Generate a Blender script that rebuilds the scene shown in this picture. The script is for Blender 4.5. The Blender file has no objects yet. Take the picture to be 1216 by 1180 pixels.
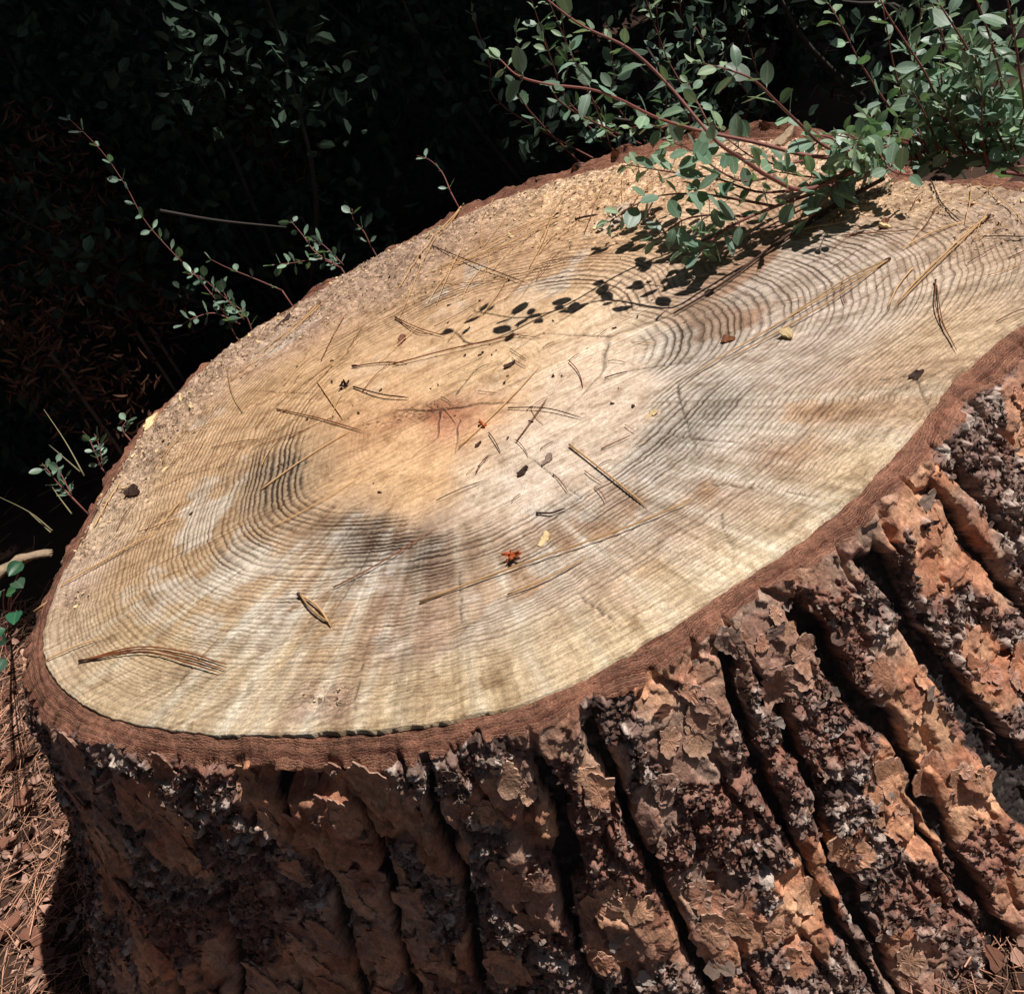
import bpy, math, random
import numpy as np
from mathutils import Vector, Matrix

random.seed(7)
rng = np.random.default_rng(7)
SC = bpy.context.scene
COL = SC.collection
R = math.radians

# ------------------------------------------------------------------ camera
CAM = np.array([-0.046, -1.101, 0.95])
ROLL, PITCH, FOV = R(-26), R(33), R(48)
IW, IH = 1216.0, 1180.0
FPX = IW / 2 / math.tan(FOV / 2)
H = 0.40                                     # height of the sawn face above the ground
_c, _s = math.cos(ROLL), math.sin(ROLL)
RGT = np.array([1.0, 0, 0])
UP = np.array([0, math.sin(PITCH), math.cos(PITCH)])
FWD = np.array([0, math.cos(PITCH), -math.sin(PITCH)])
XC = _c * RGT + _s * UP
YC = -_s * RGT + _c * UP
cd = bpy.data.cameras.new('camera')
cam = bpy.data.objects.new('camera', cd)
COL.objects.link(cam)
cam.matrix_world = Matrix(((XC[0], YC[0], -FWD[0], CAM[0]), (XC[1], YC[1], -FWD[1], CAM[1]),
                           (XC[2], YC[2], -FWD[2], CAM[2]), (0, 0, 0, 1)))
cd.sensor_fit = 'HORIZONTAL'
cd.angle = FOV
cd.clip_start = 0.01
cd.clip_end = 300
SC.camera = cam

# ------------------------------------------------------------------ light
SUN_EL = R(58)
SUN_H = np.array([0.985, -0.17]) / math.hypot(0.985, 0.17)
SUN = np.array([SUN_H[0] * math.cos(SUN_EL), SUN_H[1] * math.cos(SUN_EL), math.sin(SUN_EL)])
wd = bpy.data.worlds.new('World')
SC.world = wd
wd.use_nodes = True
nt = wd.node_tree
sky = nt.nodes.new('ShaderNodeTexSky')
sky.sky_type = 'NISHITA'
sky.sun_disc = False
sky.sun_elevation = SUN_EL
sky.sun_rotation = math.atan2(SUN_H[0], SUN_H[1])
nt.links.new(sky.outputs[0], nt.nodes['Background'].inputs[0])
nt.nodes['Background'].inputs[1].default_value = 0.05
sl = bpy.data.lights.new('sun', 'SUN')
sl.energy = 5.0
sl.angle = R(0.5)
sl.color = (1.0, 0.968, 0.915)
so = bpy.data.objects.new('sun', sl)
COL.objects.link(so)
so.rotation_euler = Vector(SUN).to_track_quat('Z', 'Y').to_euler()
so.location = (3, -1, 5)
vs = SC.view_settings
vs.view_transform = 'Standard'
vs.look = 'None'
vs.exposure = 0.12
vs.gamma = 1.0
vs.use_curve_mapping = False

# ------------------------------------------------------------------ helpers
def ray(px, py):
    x = (px - IW / 2) / FPX
    y = -(py - IH / 2) / FPX
    return FWD + x * XC + y * YC

def at_h(px, py, h=0.0):
    """point of the photograph lying h above the plane of the sawn face"""
    d = ray(px, py)
    t = (H + h - CAM[2]) / d[2]
    return CAM + d * t

def at_d(px, py, d):
    v = ray(px, py)
    return CAM + v / np.linalg.norm(v) * d

def on_bark(px, py, r=0.565):
    d = ray(px, py)
    a = d[0] ** 2 + d[1] ** 2
    b = 2 * (CAM[0] * d[0] + CAM[1] * d[1])
    c = CAM[0] ** 2 + CAM[1] ** 2 - r * r
    q = b * b - 4 * a * c
    t = (-b - math.sqrt(max(q, 0))) / (2 * a)
    p = CAM + d * t
    return math.atan2(p[1], p[0]), p[2]

def tag(o, label=None, cat=None, group=None, kind=None):
    if label: o['label'] = label
    if cat: o['category'] = cat
    if group: o['group'] = group
    if kind: o['kind'] = kind
    return o

def empty(name, loc=(0, 0, 0)):
    o = bpy.data.objects.new(name, None)
    o.empty_display_size = 0.05
    COL.objects.link(o)
    o.location = [float(v) for v in loc]
    return o

def make_mesh(name, verts, faces, mat=None, smooth=True, attrs=None):
    """faces: one (n,k) array or a list of such arrays"""
    if not isinstance(faces, (list, tuple)): faces = [faces]
    faces = [np.asarray(f, np.int32) for f in faces if len(f)]
    verts = np.asarray(verts, np.float32)
    me = bpy.data.meshes.new(name)
    me.vertices.add(len(verts))
    me.vertices.foreach_set('co', verts.ravel())
    idx = np.concatenate([f.ravel() for f in faces])
    tot = np.concatenate([np.full(len(f), f.shape[1], np.int32) for f in faces])
    st = np.concatenate([[0], np.cumsum(tot)[:-1]]).astype(np.int32)
    me.loops.add(len(idx))
    me.loops.foreach_set('vertex_index', idx)
    me.polygons.add(len(tot))
    me.polygons.foreach_set('loop_start', st)
    me.polygons.foreach_set('loop_total', tot)
    me.polygons.foreach_set('use_smooth', np.full(len(tot), smooth))
    for k, v in (attrs or {}).items():
        v = np.asarray(v, np.float32)
        if v.ndim == 1:
            a = me.attributes.new(k, 'FLOAT', 'POINT')
            a.data.foreach_set('value', v)
        elif v.shape[1] == 4:
            a = me.attributes.new(k, 'FLOAT_COLOR', 'POINT')
            a.data.foreach_set('color', v.ravel())
        else:
            a = me.attributes.new(k, 'FLOAT_VECTOR', 'POINT')
            a.data.foreach_set('vector', v.ravel())
    me.update(calc_edges=True)
    me.validate()
    if mat: me.materials.append(mat)
    return me

def obj(name, me, parent=None, loc=None):
    o = bpy.data.objects.new(name, me)
    COL.objects.link(o)
    if parent is not None:
        o.parent = parent
    if loc is not None: o.location = [float(v) for v in loc]
    return o

# --- noise in numpy
def _hash(ix, iy, seed):
    h = (ix.astype(np.int64) * 374761393 + iy.astype(np.int64) * 668265263 + seed * 974634777) & 0xFFFFFFFF
    h = ((h ^ (h >> 13)) * 1274126177) & 0xFFFFFFFF
    h = ((h ^ (h >> 15)) * 2246822519) & 0xFFFFFFFF
    h = h ^ (h >> 16)
    return (h & 0xFFFFFF) / float(0xFFFFFF)

def vnoise(x, y, seed=0):
    ix = np.floor(x); iy = np.floor(y)
    fx = x - ix; fy = y - iy
    fx = fx * fx * fx * (fx * (fx * 6 - 15) + 10); fy = fy * fy * fy * (fy * (fy * 6 - 15) + 10)
    ix = ix.astype(np.int64); iy = iy.astype(np.int64)
    a = _hash(ix, iy, seed); b = _hash(ix + 1, iy, seed)
    c = _hash(ix, iy + 1, seed); d = _hash(ix + 1, iy + 1, seed)
    return (a * (1 - fx) + b * fx) * (1 - fy) + (c * (1 - fx) + d * fx) * fy

def fbm(x, y, seed=0, octv=4, gain=0.5):
    t = 0; a = 1; n = 0
    for i in range(octv):
        t = t + a * vnoise(x * 2 ** i + 17.3 * i, y * 2 ** i - 9.1 * i, seed + i * 31)
        n += a; a *= gain
    return t / n

def voronoi(x, y, seed=0):
    """F1, F2, random per cell, offset to the cell's seed"""
    ix = np.floor(x).astype(np.int64); iy = np.floor(y).astype(np.int64)
    f1 = np.full(x.shape, 9.0); f2 = np.full(x.shape, 9.0)
    rid = np.zeros(x.shape); dx1 = np.zeros(x.shape); dy1 = np.zeros(x.shape)
    for ox in (-1, 0, 1):
        for oy in (-1, 0, 1):
            cx = ix + ox; cy = iy + oy
            px = cx + _hash(cx, cy, seed); py = cy + _hash(cx, cy, seed + 5)
            dx = x - px; dy = y - py
            d = np.sqrt(dx * dx + dy * dy)
            near = d < f1
            f2 = np.where(near, f1, np.minimum(f2, d))
            rid = np.where(near, _hash(cx, cy, seed + 11), rid)
            dx1 = np.where(near, dx, dx1); dy1 = np.where(near, dy, dy1)
            f1 = np.where(near, d, f1)
    return f1, f2, rid, dx1, dy1

def sstep(a, b, x):
    t = np.clip((x - a) / (b - a), 0, 1)
    return t * t * (3 - 2 * t)

def grid_faces(nr, nc, wrap=False):
    i = np.arange(nr - 1)[:, None]; j = np.arange(nc if wrap else nc - 1)[None, :]
    j2 = (j + 1) % nc
    return np.stack([i * nc + j, i * nc + j2, (i + 1) * nc + j2, (i + 1) * nc + j], -1).reshape(-1, 4)

def srgb(r, g, b):
    f = lambda v: (v / 255 / 12.92) if v / 255 <= 0.04045 else ((v / 255 + 0.055) / 1.055) ** 2.4
    return np.array([f(r), f(g), f(b)])

# ------------------------------------------------------------------ materials
class NB:
    def __init__(self, name):
        self.m = bpy.data.materials.new(name)
        self.m.use_nodes = True
        self.t = self.m.node_tree
        self.b = self.t.nodes['Principled BSDF']
    def n(self, typ, **kw):
        x = self.t.nodes.new(typ)
        for k, v in kw.items(): setattr(x, k, v)
        return x
    def l(self, a, b): self.t.links.new(a, b)
    def math(self, op, a, b=None, c=None):
        x = self.n('ShaderNodeMath', operation=op)
        for i, v in enumerate((a, b, c)):
            if v is None: continue
            if isinstance(v, (int, float)): x.inputs[i].default_value = v
            else: self.l(v, x.inputs[i])
        return x.outputs[0]
    def mix(self, f, a, b, mode='MIX'):
        x = self.n('ShaderNodeMix', data_type='RGBA', blend_type=mode)
        for s, v in ((x.inputs[0], f), (x.inputs[6], a), (x.inputs[7], b)):
            if isinstance(v, (int, float)): s.default_value = v
            elif isinstance(v, (tuple, list, np.ndarray)): s.default_value = (*[float(q) for q in v[:3]], 1)
            else: self.l(v, s)
        return x.outputs[2]
    def attr(self, name, out='Fac'):
        return self.n('ShaderNodeAttribute', attribute_name=name).outputs[out]
    def noise(self, vec, scale, detail=3, rough=0.55, dist=0.0):
        x = self.n('ShaderNodeTexNoise')
        x.inputs['Scale'].default_value = scale
        x.inputs['Detail'].default_value = detail
        x.inputs['Roughness'].default_value = rough
        x.inputs['Distortion'].default_value = dist
        if vec is not None: self.l(vec, x.inputs['Vector'])
        return x.outputs[0]
    def ramp(self, f, pts):
        x = self.n('ShaderNodeValToRGB')
        el = x.color_ramp.elements
        while len(el) < len(pts): el.new(0.5)
        for e, (p, c) in zip(el, pts):
            e.position = p
            e.color = (*c, 1) if isinstance(c, (tuple, list)) else (c, c, c, 1)
        self.l(f, x.inputs[0])
        return x.outputs[0]
    def bump(self, h, strength, dist):
        x = self.n('ShaderNodeBump')
        x.inputs['Strength'].default_value = strength
        x.inputs['Distance'].default_value = dist
        self.l(h, x.inputs['Height'])
        self.l(x.outputs[0], self.b.inputs['Normal'])
    def coord(self): return self.n('ShaderNodeTexCoord').outputs['Object']
    def scaled(self, v, s):
        x = self.n('ShaderNodeMapping')
        x.inputs['Scale'].default_value = s
        self.l(v, x.inputs['Vector'])
        return x.outputs[0]

def simple(name, col, rough=0.8, var=0.35, scale=40, bump=0.0, trans=0.0, spec=0.3, per_obj=0.25, col2=None, island=0):
    b = NB(name)
    co = b.coord()
    n = b.noise(co, scale, 4)
    lo = np.array(col) * (1 - var); hi = np.minimum(np.array(col if col2 is None else col2) * (1 + var), 1)
    c = b.mix(n, lo, hi)
    if per_obj or island:
        oi = b.n('ShaderNodeNewGeometry').outputs['Random Per Island'] if island else b.n('ShaderNodeObjectInfo').outputs['Random']
        per_obj = island or per_obj
        g = b.math('MULTIPLY_ADD', oi, 2 * per_obj, 1 - per_obj)
        hs = b.n('ShaderNodeHueSaturation')
        b.l(g, hs.inputs['Value']); b.l(c, hs.inputs['Color'])
        c = hs.outputs[0]
    b.l(c, b.b.inputs['Base Color'])
    b.b.inputs['Roughness'].default_value = rough
    b.b.inputs['Specular IOR Level'].default_value = spec
    if bump: b.bump(n, bump, 0.003)
    if trans:
        tr = b.n('ShaderNodeBsdfTranslucent')
        b.l(c, tr.inputs['Color'])
        mx = b.n('ShaderNodeMixShader')
        mx.inputs[0].default_value = trans
        b.l(b.b.outputs[0], mx.inputs[1]); b.l(tr.outputs[0], mx.inputs[2])
        b.l(mx.outputs[0], b.t.nodes['Material Output'].inputs['Surface'])
    return b.m

def leaf_material(name, col, rib, trans):
    b = NB(name)
    co = b.coord()
    sx = b.n('ShaderNodeSeparateXYZ'); b.l(co, sx.inputs[0])
    ax = b.math('ABSOLUTE', sx.outputs[0])
    n = b.noise(co, 160, 4)
    oi = b.n('ShaderNodeObjectInfo').outputs['Random']
    c = b.mix(n, np.array(col) * .75, np.array(col) * 1.25)
    vein = b.math('FRACT', b.math('MULTIPLY', b.math('SUBTRACT', sx.outputs[1], b.math('MULTIPLY', ax, .9)), 330))
    c = b.mix(b.math('MULTIPLY', b.ramp(vein, [(0, 1.), (.18, 0.), (1, 0.)]), .28), c, rib)
    c = b.mix(b.math('MULTIPLY', b.ramp(b.math('MULTIPLY', ax, 1000), [(0.25, 1.), (.75, 0.)]), .7), c, rib)
    spots = b.noise(co, 420, 2)
    c = b.mix(b.ramp(spots, [(.70, 0.), (.76, .6)]), c, (0.16, 0.12, 0.06))
    hs = b.n('ShaderNodeHueSaturation')
    b.l(b.math('MULTIPLY_ADD', oi, .07, .465), hs.inputs['Hue'])
    b.l(b.math('MULTIPLY_ADD', b.math('FRACT', b.math('MULTIPLY', oi, 7.3)), .75, .62), hs.inputs['Value'])
    b.l(b.math('MULTIPLY_ADD', b.math('FRACT', b.math('MULTIPLY', oi, 13.7)), .5, .75), hs.inputs['Saturation'])
    b.l(c, hs.inputs['Color'])
    c = hs.outputs[0]
    b.l(c, b.b.inputs['Base Color'])
    b.b.inputs['Roughness'].default_value = 0.42
    b.b.inputs['Specular IOR Level'].default_value = 0.45
    b.bump(b.math('ADD', n, vein), .35, .0006)
    tr = b.n('ShaderNodeBsdfTranslucent'); b.l(b.mix(1.0, c, (1.0, 1.25, .55), 'MULTIPLY'), tr.inputs['Color'])
    mx = b.n('ShaderNodeMixShader'); mx.inputs[0].default_value = trans
    b.l(b.b.outputs[0], mx.inputs[1]); b.l(tr.outputs[0], mx.inputs[2])
    b.l(mx.outputs[0], b.t.nodes['Material Output'].inputs['Surface'])
    return b.m

def wood_material():
    b = NB('sawn_wood')
    co = b.coord()
    base = b.attr('wood_col', 'Color')
    ring = b.attr('ring'); rc = b.attr('ring_contrast'); chip = b.attr('chip')
    pol = b.attr('polar', 'Vector')
    wob = b.noise(co, 38, 3)
    wob2 = b.noise(co, 260, 2)
    ph = b.math('ADD', ring, b.math('MULTIPLY_ADD', wob, 1.0, b.math('MULTIPLY', wob2, 0.28)))
    fr = b.math('FRACT', ph)
    line = b.ramp(fr, [(0.0, 0.15), (0.28, 0.0), (0.52, 0.25), (0.78, 1.0), (0.90, 0.85), (1.0, 0.15)])
    # per-ring variation of darkness
    wn = b.n('ShaderNodeTexWhiteNoise', noise_dimensions='1D')
    b.l(b.math('FLOOR', ph), wn.inputs['W'])
    patch = b.noise(co, 16, 3)
    amp = b.math('MULTIPLY', b.math('MULTIPLY_ADD', wn.outputs['Value'], 0.7, 0.45), b.math('MULTIPLY_ADD', patch, 1.6, 0.2))
    lc = b.math('MULTIPLY', b.math('MULTIPLY', line, rc), b.math('MULTIPLY', amp, 1.25))
    lc = b.math('MINIMUM', lc, 0.96)
    # medullary streaks running out from the pith
    st = b.noise(pol, 1.0, 5, 0.65)
    st2 = b.noise(b.scaled(pol, (3.3, 3.3, 1.6)), 1.0, 4, 0.65)
    stm = b.math('MULTIPLY', b.math('ADD', st, st2), 0.5)
    smask = b.math('MULTIPLY', b.attr('streak'), b.ramp(b.noise(co, 7, 3), [(.38, .25), (.6, 1.)]))
    stm = b.math('MULTIPLY_ADD', b.math('SUBTRACT', stm, .512), smask, .512)
    c = b.mix(1.0, base, b.ramp(stm, [(0.36, (0.60, 0.54, 0.47)), (0.48, (0.92, 0.90, 0.86)), (0.54, (1.08, 1.08, 1.07)), (0.66, (1.42, 1.46, 1.52))]), 'MULTIPLY')
    # fine fibre speckle
    fib = b.noise(co, 900, 3, 0.7)
    fib2 = b.noise(co, 190, 4, 0.65)
    c = b.mix(1.0, c, b.ramp(fib, [(0.3, 0.68), (0.7, 1.16)]), 'MULTIPLY')
    c = b.mix(1.0, c, b.ramp(fib2, [(0.3, (0.72, 0.70, 0.68)), (0.7, (1.14, 1.13, 1.1))]), 'MULTIPLY')
    # dirt and weathering, and the straight marks of the saw
    dirt = b.noise(co, 42, 5, 0.62, 0.6)
    c = b.mix(1.0, c, b.ramp(dirt, [(0.30, (0.60, 0.53, 0.46)), (0.48, (0.93, 0.91, 0.88)), (0.68, (1.12, 1.12, 1.12))]), 'MULTIPLY')
    mp = b.n('ShaderNodeMapping'); mp.inputs['Rotation'].default_value = (0, 0, R(-14)); mp.inputs['Scale'].default_value = (5, 330, 1)
    b.l(co, mp.inputs['Vector'])
    saw = b.noise(mp.outputs[0], 1.0, 4, 0.6)
    mp2 = b.n('ShaderNodeMapping'); mp2.inputs['Rotation'].default_value = (0, 0, R(62)); mp2.inputs['Scale'].default_value = (8, 420, 1)
    b.l(co, mp2.inputs['Vector'])
    saw2 = b.noise(mp2.outputs[0], 1.0, 3, 0.6)
    c = b.mix(1.0, c, b.ramp(saw, [(0.28, (0.74, 0.70, 0.66)), (0.46, 0.98), (0.7, 1.10)]), 'MULTIPLY')
    c = b.mix(1.0, c, b.ramp(saw2, [(0.3, (0.74, 0.71, 0.68)), (0.46, 0.98), (0.7, 1.12)]), 'MULTIPLY')
    # rings
    dark = b.mix(1.0, c, (0.20, 0.155, 0.13), 'MULTIPLY')
    c = b.mix(lc, c, dark)
    # crushed fibres of the outer sapwood
    vo = b.n('ShaderNodeTexVoronoi'); vo.inputs['Scale'].default_value = 230
    wv = b.n('ShaderNodeVectorMath', operation='ADD')
    nv = b.n('ShaderNodeTexNoise'); nv.inputs['Scale'].default_value = 120; b.l(co, nv.inputs['Vector'])
    nvs = b.n('ShaderNodeVectorMath', operation='SCALE'); nvs.inputs['Scale'].default_value = 0.012
    b.l(nv.outputs[1], nvs.inputs[0]); b.l(co, wv.inputs[0]); b.l(nvs.outputs[0], wv.inputs[1]); b.l(wv.outputs[0], vo.inputs['Vector'])
    vs_ = b.n('ShaderNodeSeparateColor'); b.l(vo.outputs['Color'], vs_.inputs[0])
    cc = b.mix(1.0, c, b.ramp(vs_.outputs[0], [(0.0, (0.45, 0.40, 0.37)), (0.4, (0.85, 0.80, 0.76)), (1.0, (1.28, 1.24, 1.18))]), 'MULTIPLY')
    c = b.mix(chip, c, cc)
    crack = b.attr('crack')
    c = b.mix(b.math('MULTIPLY', crack, 0.9), c, (0.035, 0.024, 0.016))
    b.l(c, b.b.inputs['Base Color'])
    b.b.inputs['Roughness'].default_value = 0.72
    b.b.inputs['Specular IOR Level'].default_value = 0.25
    h = b.math('MULTIPLY_ADD', line, b.math('MULTIPLY', b.math('ADD', rc, 0.25), -0.75), b.math('MULTIPLY', fib, 0.35))
    h = b.math('ADD', h, b.math('MULTIPLY', fib2, 0.9))
    h = b.math('ADD', h, b.math('ADD', b.math('MULTIPLY', saw, 1.3), b.math('MULTIPLY', saw2, 0.9)))
    h = b.math('ADD', h, b.math('MULTIPLY', b.math('MULTIPLY', vs_.outputs[1], chip), 1.8))
    b.bump(h, 0.75, 0.0016)
    return b.m

def bark_material():
    b = NB('pine_bark')
    co = b.coord()
    base = b.attr('bark_col', 'Color')
    n1 = b.noise(co, 120, 5, 0.65)
    n2 = b.noise(b.scaled(co, (1, 1, 0.5)), 520, 3, 0.6)
    c = b.mix(1.0, base, b.ramp(n1, [(0.28, (0.55, 0.52, 0.50)), (0.5, 0.95), (0.72, (1.35, 1.32, 1.3))]), 'MULTIPLY')
    c = b.mix(1.0, c, b.ramp(n2, [(0.3, 0.72), (0.7, 1.22)]), 'MULTIPLY')
    b.l(c, b.b.inputs['Base Color'])
    b.b.inputs['Roughness'].default_value = 0.78
    b.b.inputs['Specular IOR Level'].default_value = 0.3
    b.bump(b.math('MULTIPLY_ADD', n1, 1.0, b.math('MULTIPLY', n2, 0.5)), 0.7, 0.0018)
    return b.m

def rim_material():
    b = NB('cut_bark')
    co = b.coord()
    lam = b.attr('lam')
    n0 = b.noise(co, 30, 4)
    n1 = b.noise(co, 300, 4, 0.6)
    ph = b.math('MULTIPLY_ADD', lam, 560.0, b.math('MULTIPLY_ADD', n0, 4.0, b.math('MULTIPLY', n1, 2.2)))
    fr = b.math('FRACT', ph)
    line = b.ramp(fr, [(0, 0.0), (0.25, 1.0), (0.5, 0.85), (0.9, 0.1), (1, 0.0)])
    wn = b.n('ShaderNodeTexWhiteNoise', noise_dimensions='1D')
    b.l(b.math('FLOOR', ph), wn.inputs['W'])
    big = b.noise(co, 26, 5, .65)
    c1 = b.mix(b.ramp(big, [(.35, 0.), (.65, 1.)]), srgb(92, 50, 40), srgb(168, 112, 88))
    c1 = b.mix(b.math('MULTIPLY', wn.outputs['Value'], 0.5), c1, srgb(184, 138, 112))
    msk = b.ramp(b.noise(co, 70, 4, .7), [(.38, 0.1), (.62, 1.0)])
    lm = b.math('ADD', b.math('MULTIPLY', line, msk), b.math('MULTIPLY', b.math('SUBTRACT', 1.0, msk), .75))
    c = b.mix(b.math('MULTIPLY_ADD', lm, 0.8, 0.2), srgb(54, 28, 22), c1)
    grit = b.noise(co, 700, 3, .7)
    c = b.mix(1.0, c, b.ramp(grit, [(0.3, 0.55), (0.7, 1.35)]), 'MULTIPLY')
    c = b.mix(1.0, c, b.ramp(b.noise(co, 110, 4, .7), [(0.3, 0.6), (0.7, 1.3)]), 'MULTIPLY')
    b.l(c, b.b.inputs['Base Color'])
    b.b.inputs['Roughness'].default_value = 0.85
    b.b.inputs['Specular IOR Level'].default_value = 0.2
    b.bump(b.math('ADD', b.math('MULTIPLY_ADD', lm, 0.6, n1), b.math('MULTIPLY', grit, .6)), 0.9, 0.0014)
    return b.m

M = dict(
    wood=wood_material(), bark=bark_material(), rim=rim_material(),
    straw=simple('straw_needle', srgb(188, 148, 102), 0.6, 0.25, 60, per_obj=0.3),
    brown=simple('brown_needle', srgb(118, 68, 40), 0.6, 0.3, 60, per_obj=0.3),
    dark=simple('dark_twig', srgb(58, 36, 26), 0.7, 0.3, 60, per_obj=0.3),
    chip=simple('pale_chip', srgb(214, 186, 140), 0.8, 0.25, 200, per_obj=0.2),
    sawdust=simple('sawdust', srgb(196, 168, 134), 0.85, 0.25, 260, island=.42),
    rust=simple('rust_scale', srgb(168, 84, 44), 0.7, 0.4, 150, per_obj=0.1),
    litter=simple('needle_litter', srgb(160, 106, 82), 0.75, 0.35, 5, col2=srgb(198, 152, 126), island=.65),
    crumblitter=simple('bark_litter', srgb(140, 98, 80), 0.85, 0.4, 120, col2=srgb(176, 140, 122), island=.6),
    soil=simple('soil', srgb(66, 46, 36), 0.95, 0.5, 30, 0.8, per_obj=0),
    soil_dark=simple('humus', (0.016, 0.012, 0.009), 1.0, 0.5, 8, 0.8, per_obj=0, spec=0.0),
    barkchip=simple('bark_chip', srgb(128, 86, 68), 0.8, 0.4, 90, 0.6, per_obj=0.35),
    leaf=leaf_material('glaucous_leaf', (0.185, 0.280, 0.195), (0.34, 0.42, 0.31), .25),
    leaf_broad=leaf_material('broad_leaf', (0.035, 0.095, 0.045), (0.10, 0.16, 0.08), .2),
    leaf_young=simple('young_leaf', (0.25, 0.34, 0.20), 0.55, 0.2, 90, trans=0.22, spec=0.4, per_obj=0.2),
    leaf_dark=simple('shade_tinted_leaf', (0.030, 0.050, 0.032), 0.7, 0.4, 6, trans=0.1, spec=0.2, island=.7),  # albedo lowered so the thicket leaves look deep in shade
    stem=simple('red_stem', srgb(122, 74, 66), 0.6, 0.3, 60, per_obj=0.2),
    deadwood=simple('grey_twig', srgb(120, 100, 88), 0.8, 0.35, 50, per_obj=0.3),
    palewood=simple('pale_branch', srgb(158, 134, 110), 0.85, 0.5, 110, 0.6, per_obj=0.1),
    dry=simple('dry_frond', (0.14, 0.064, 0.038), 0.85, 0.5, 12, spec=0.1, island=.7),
    shade_stem=simple('shade_tinted_stem', (0.05, 0.04, 0.034), 0.9, 0.4, 30, per_obj=.3),  # deadwood colour darkened so the thicket stems look shaded
    grass=simple('dry_grass', srgb(140, 130, 96), 0.7, 0.3, 20, per_obj=0.2),
    crown=simple('tree_foliage', (0.04, 0.075, 0.03), 0.7, 0.3, 3, trans=0.1, per_obj=0.1),
    trunk=simple('tree_trunk', srgb(110, 80, 64), 0.9, 0.4, 20, 0.5, per_obj=0.1),
)

# ================================================================== THE STUMP
stump = empty('tree_stump')
tag(stump, 'wide sawn pine stump with growth rings and thick flaking bark', 'tree stump')

WOOD_PX = [(57, 795), (110, 842), (180, 862), (290, 869), (390, 869), (500, 860), (640, 827), (760, 764), (870, 690),
           (1000, 600), (1050, 550), (1100, 490), (1128, 452), (1180, 403), (1216, 380), (1262, 345), (1285, 300), (1265, 250),
           (1216, 222), (1130, 208), (1062, 207), (1046, 190), (1020, 168), (960, 157), (900, 156), (840, 162), (780, 173), (700, 195),
           (620, 219), (540, 250), (440, 300), (350, 352), (270, 401), (200, 466), (140, 545), (95, 640), (66, 700), (50, 755)]
WP = np.array([at_h(*p)[:2] for p in WOOD_PX])
PITH = at_h(522, 488)[:2]

def polar_fn(pts, centre, sm=2.0):
    d = pts - centre
    th = np.arctan2(d[:, 1], d[:, 0]); r = np.hypot(d[:, 0], d[:, 1])
    o = np.argsort(th); th = th[o]; r = r[o]
    tt = np.concatenate([th - 2 * np.pi, th, th + 2 * np.pi]); rr = np.tile(r, 3)
    g = np.linspace(-np.pi, np.pi, 721)[:-1]
    v = np.interp(g, tt, rr)
    k = np.exp(-0.5 * (np.arange(-8, 9) / sm) ** 2); k /= k.sum()
    v = np.convolve(np.concatenate([v[-8:], v, v[:8]]), k, 'valid')
    return lambda a: np.interp((a + np.pi) % (2 * np.pi) - np.pi, np.append(g, np.pi), np.append(v, v[0]))

RW = polar_fn(WP, np.zeros(2))               # edge of the wood seen from the stump's axis
RP = polar_fn(WP, PITH)                      # the same edge seen from the pith

# ------------------------------------------------------------------ sawn face
def seg_dist(X, Y, pts):
    d = np.full(X.shape, 9.0); tt = np.zeros(X.shape)
    L = 0.0
    for (a, b) in zip(pts[:-1], pts[1:]):
        ax, ay = a; bx, by = b
        vx, vy = bx - ax, by - ay
        q = max(vx * vx + vy * vy, 1e-12)
        t = np.clip(((X - ax) * vx + (Y - ay) * vy) / q, 0, 1)
        dd = np.hypot(X - ax - t * vx, Y - ay - t * vy)
        near = dd < d
        tt = np.where(near, L + t * math.sqrt(q), tt)
        d = np.minimum(d, dd)
        L += math.sqrt(q)
    return d, tt / max(L, 1e-9)

NA, NRAD = 1100, 330
TH = np.linspace(-np.pi, np.pi, NA, endpoint=False)
RHO = np.concatenate([[0.0015], np.linspace(0.004, 1.0, NRAD - 1)])
RPT = RP(TH) + 0.0035 * (fbm(TH * 40, TH * 0, 3, 3) - 0.5)
RR, TT = np.meshgrid(RHO, TH, indexing='ij')
FX = PITH[0] + np.cos(TT) * RR * RPT[None, :]
FY = PITH[1] + np.sin(TT) * RR * RPT[None, :]

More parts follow.
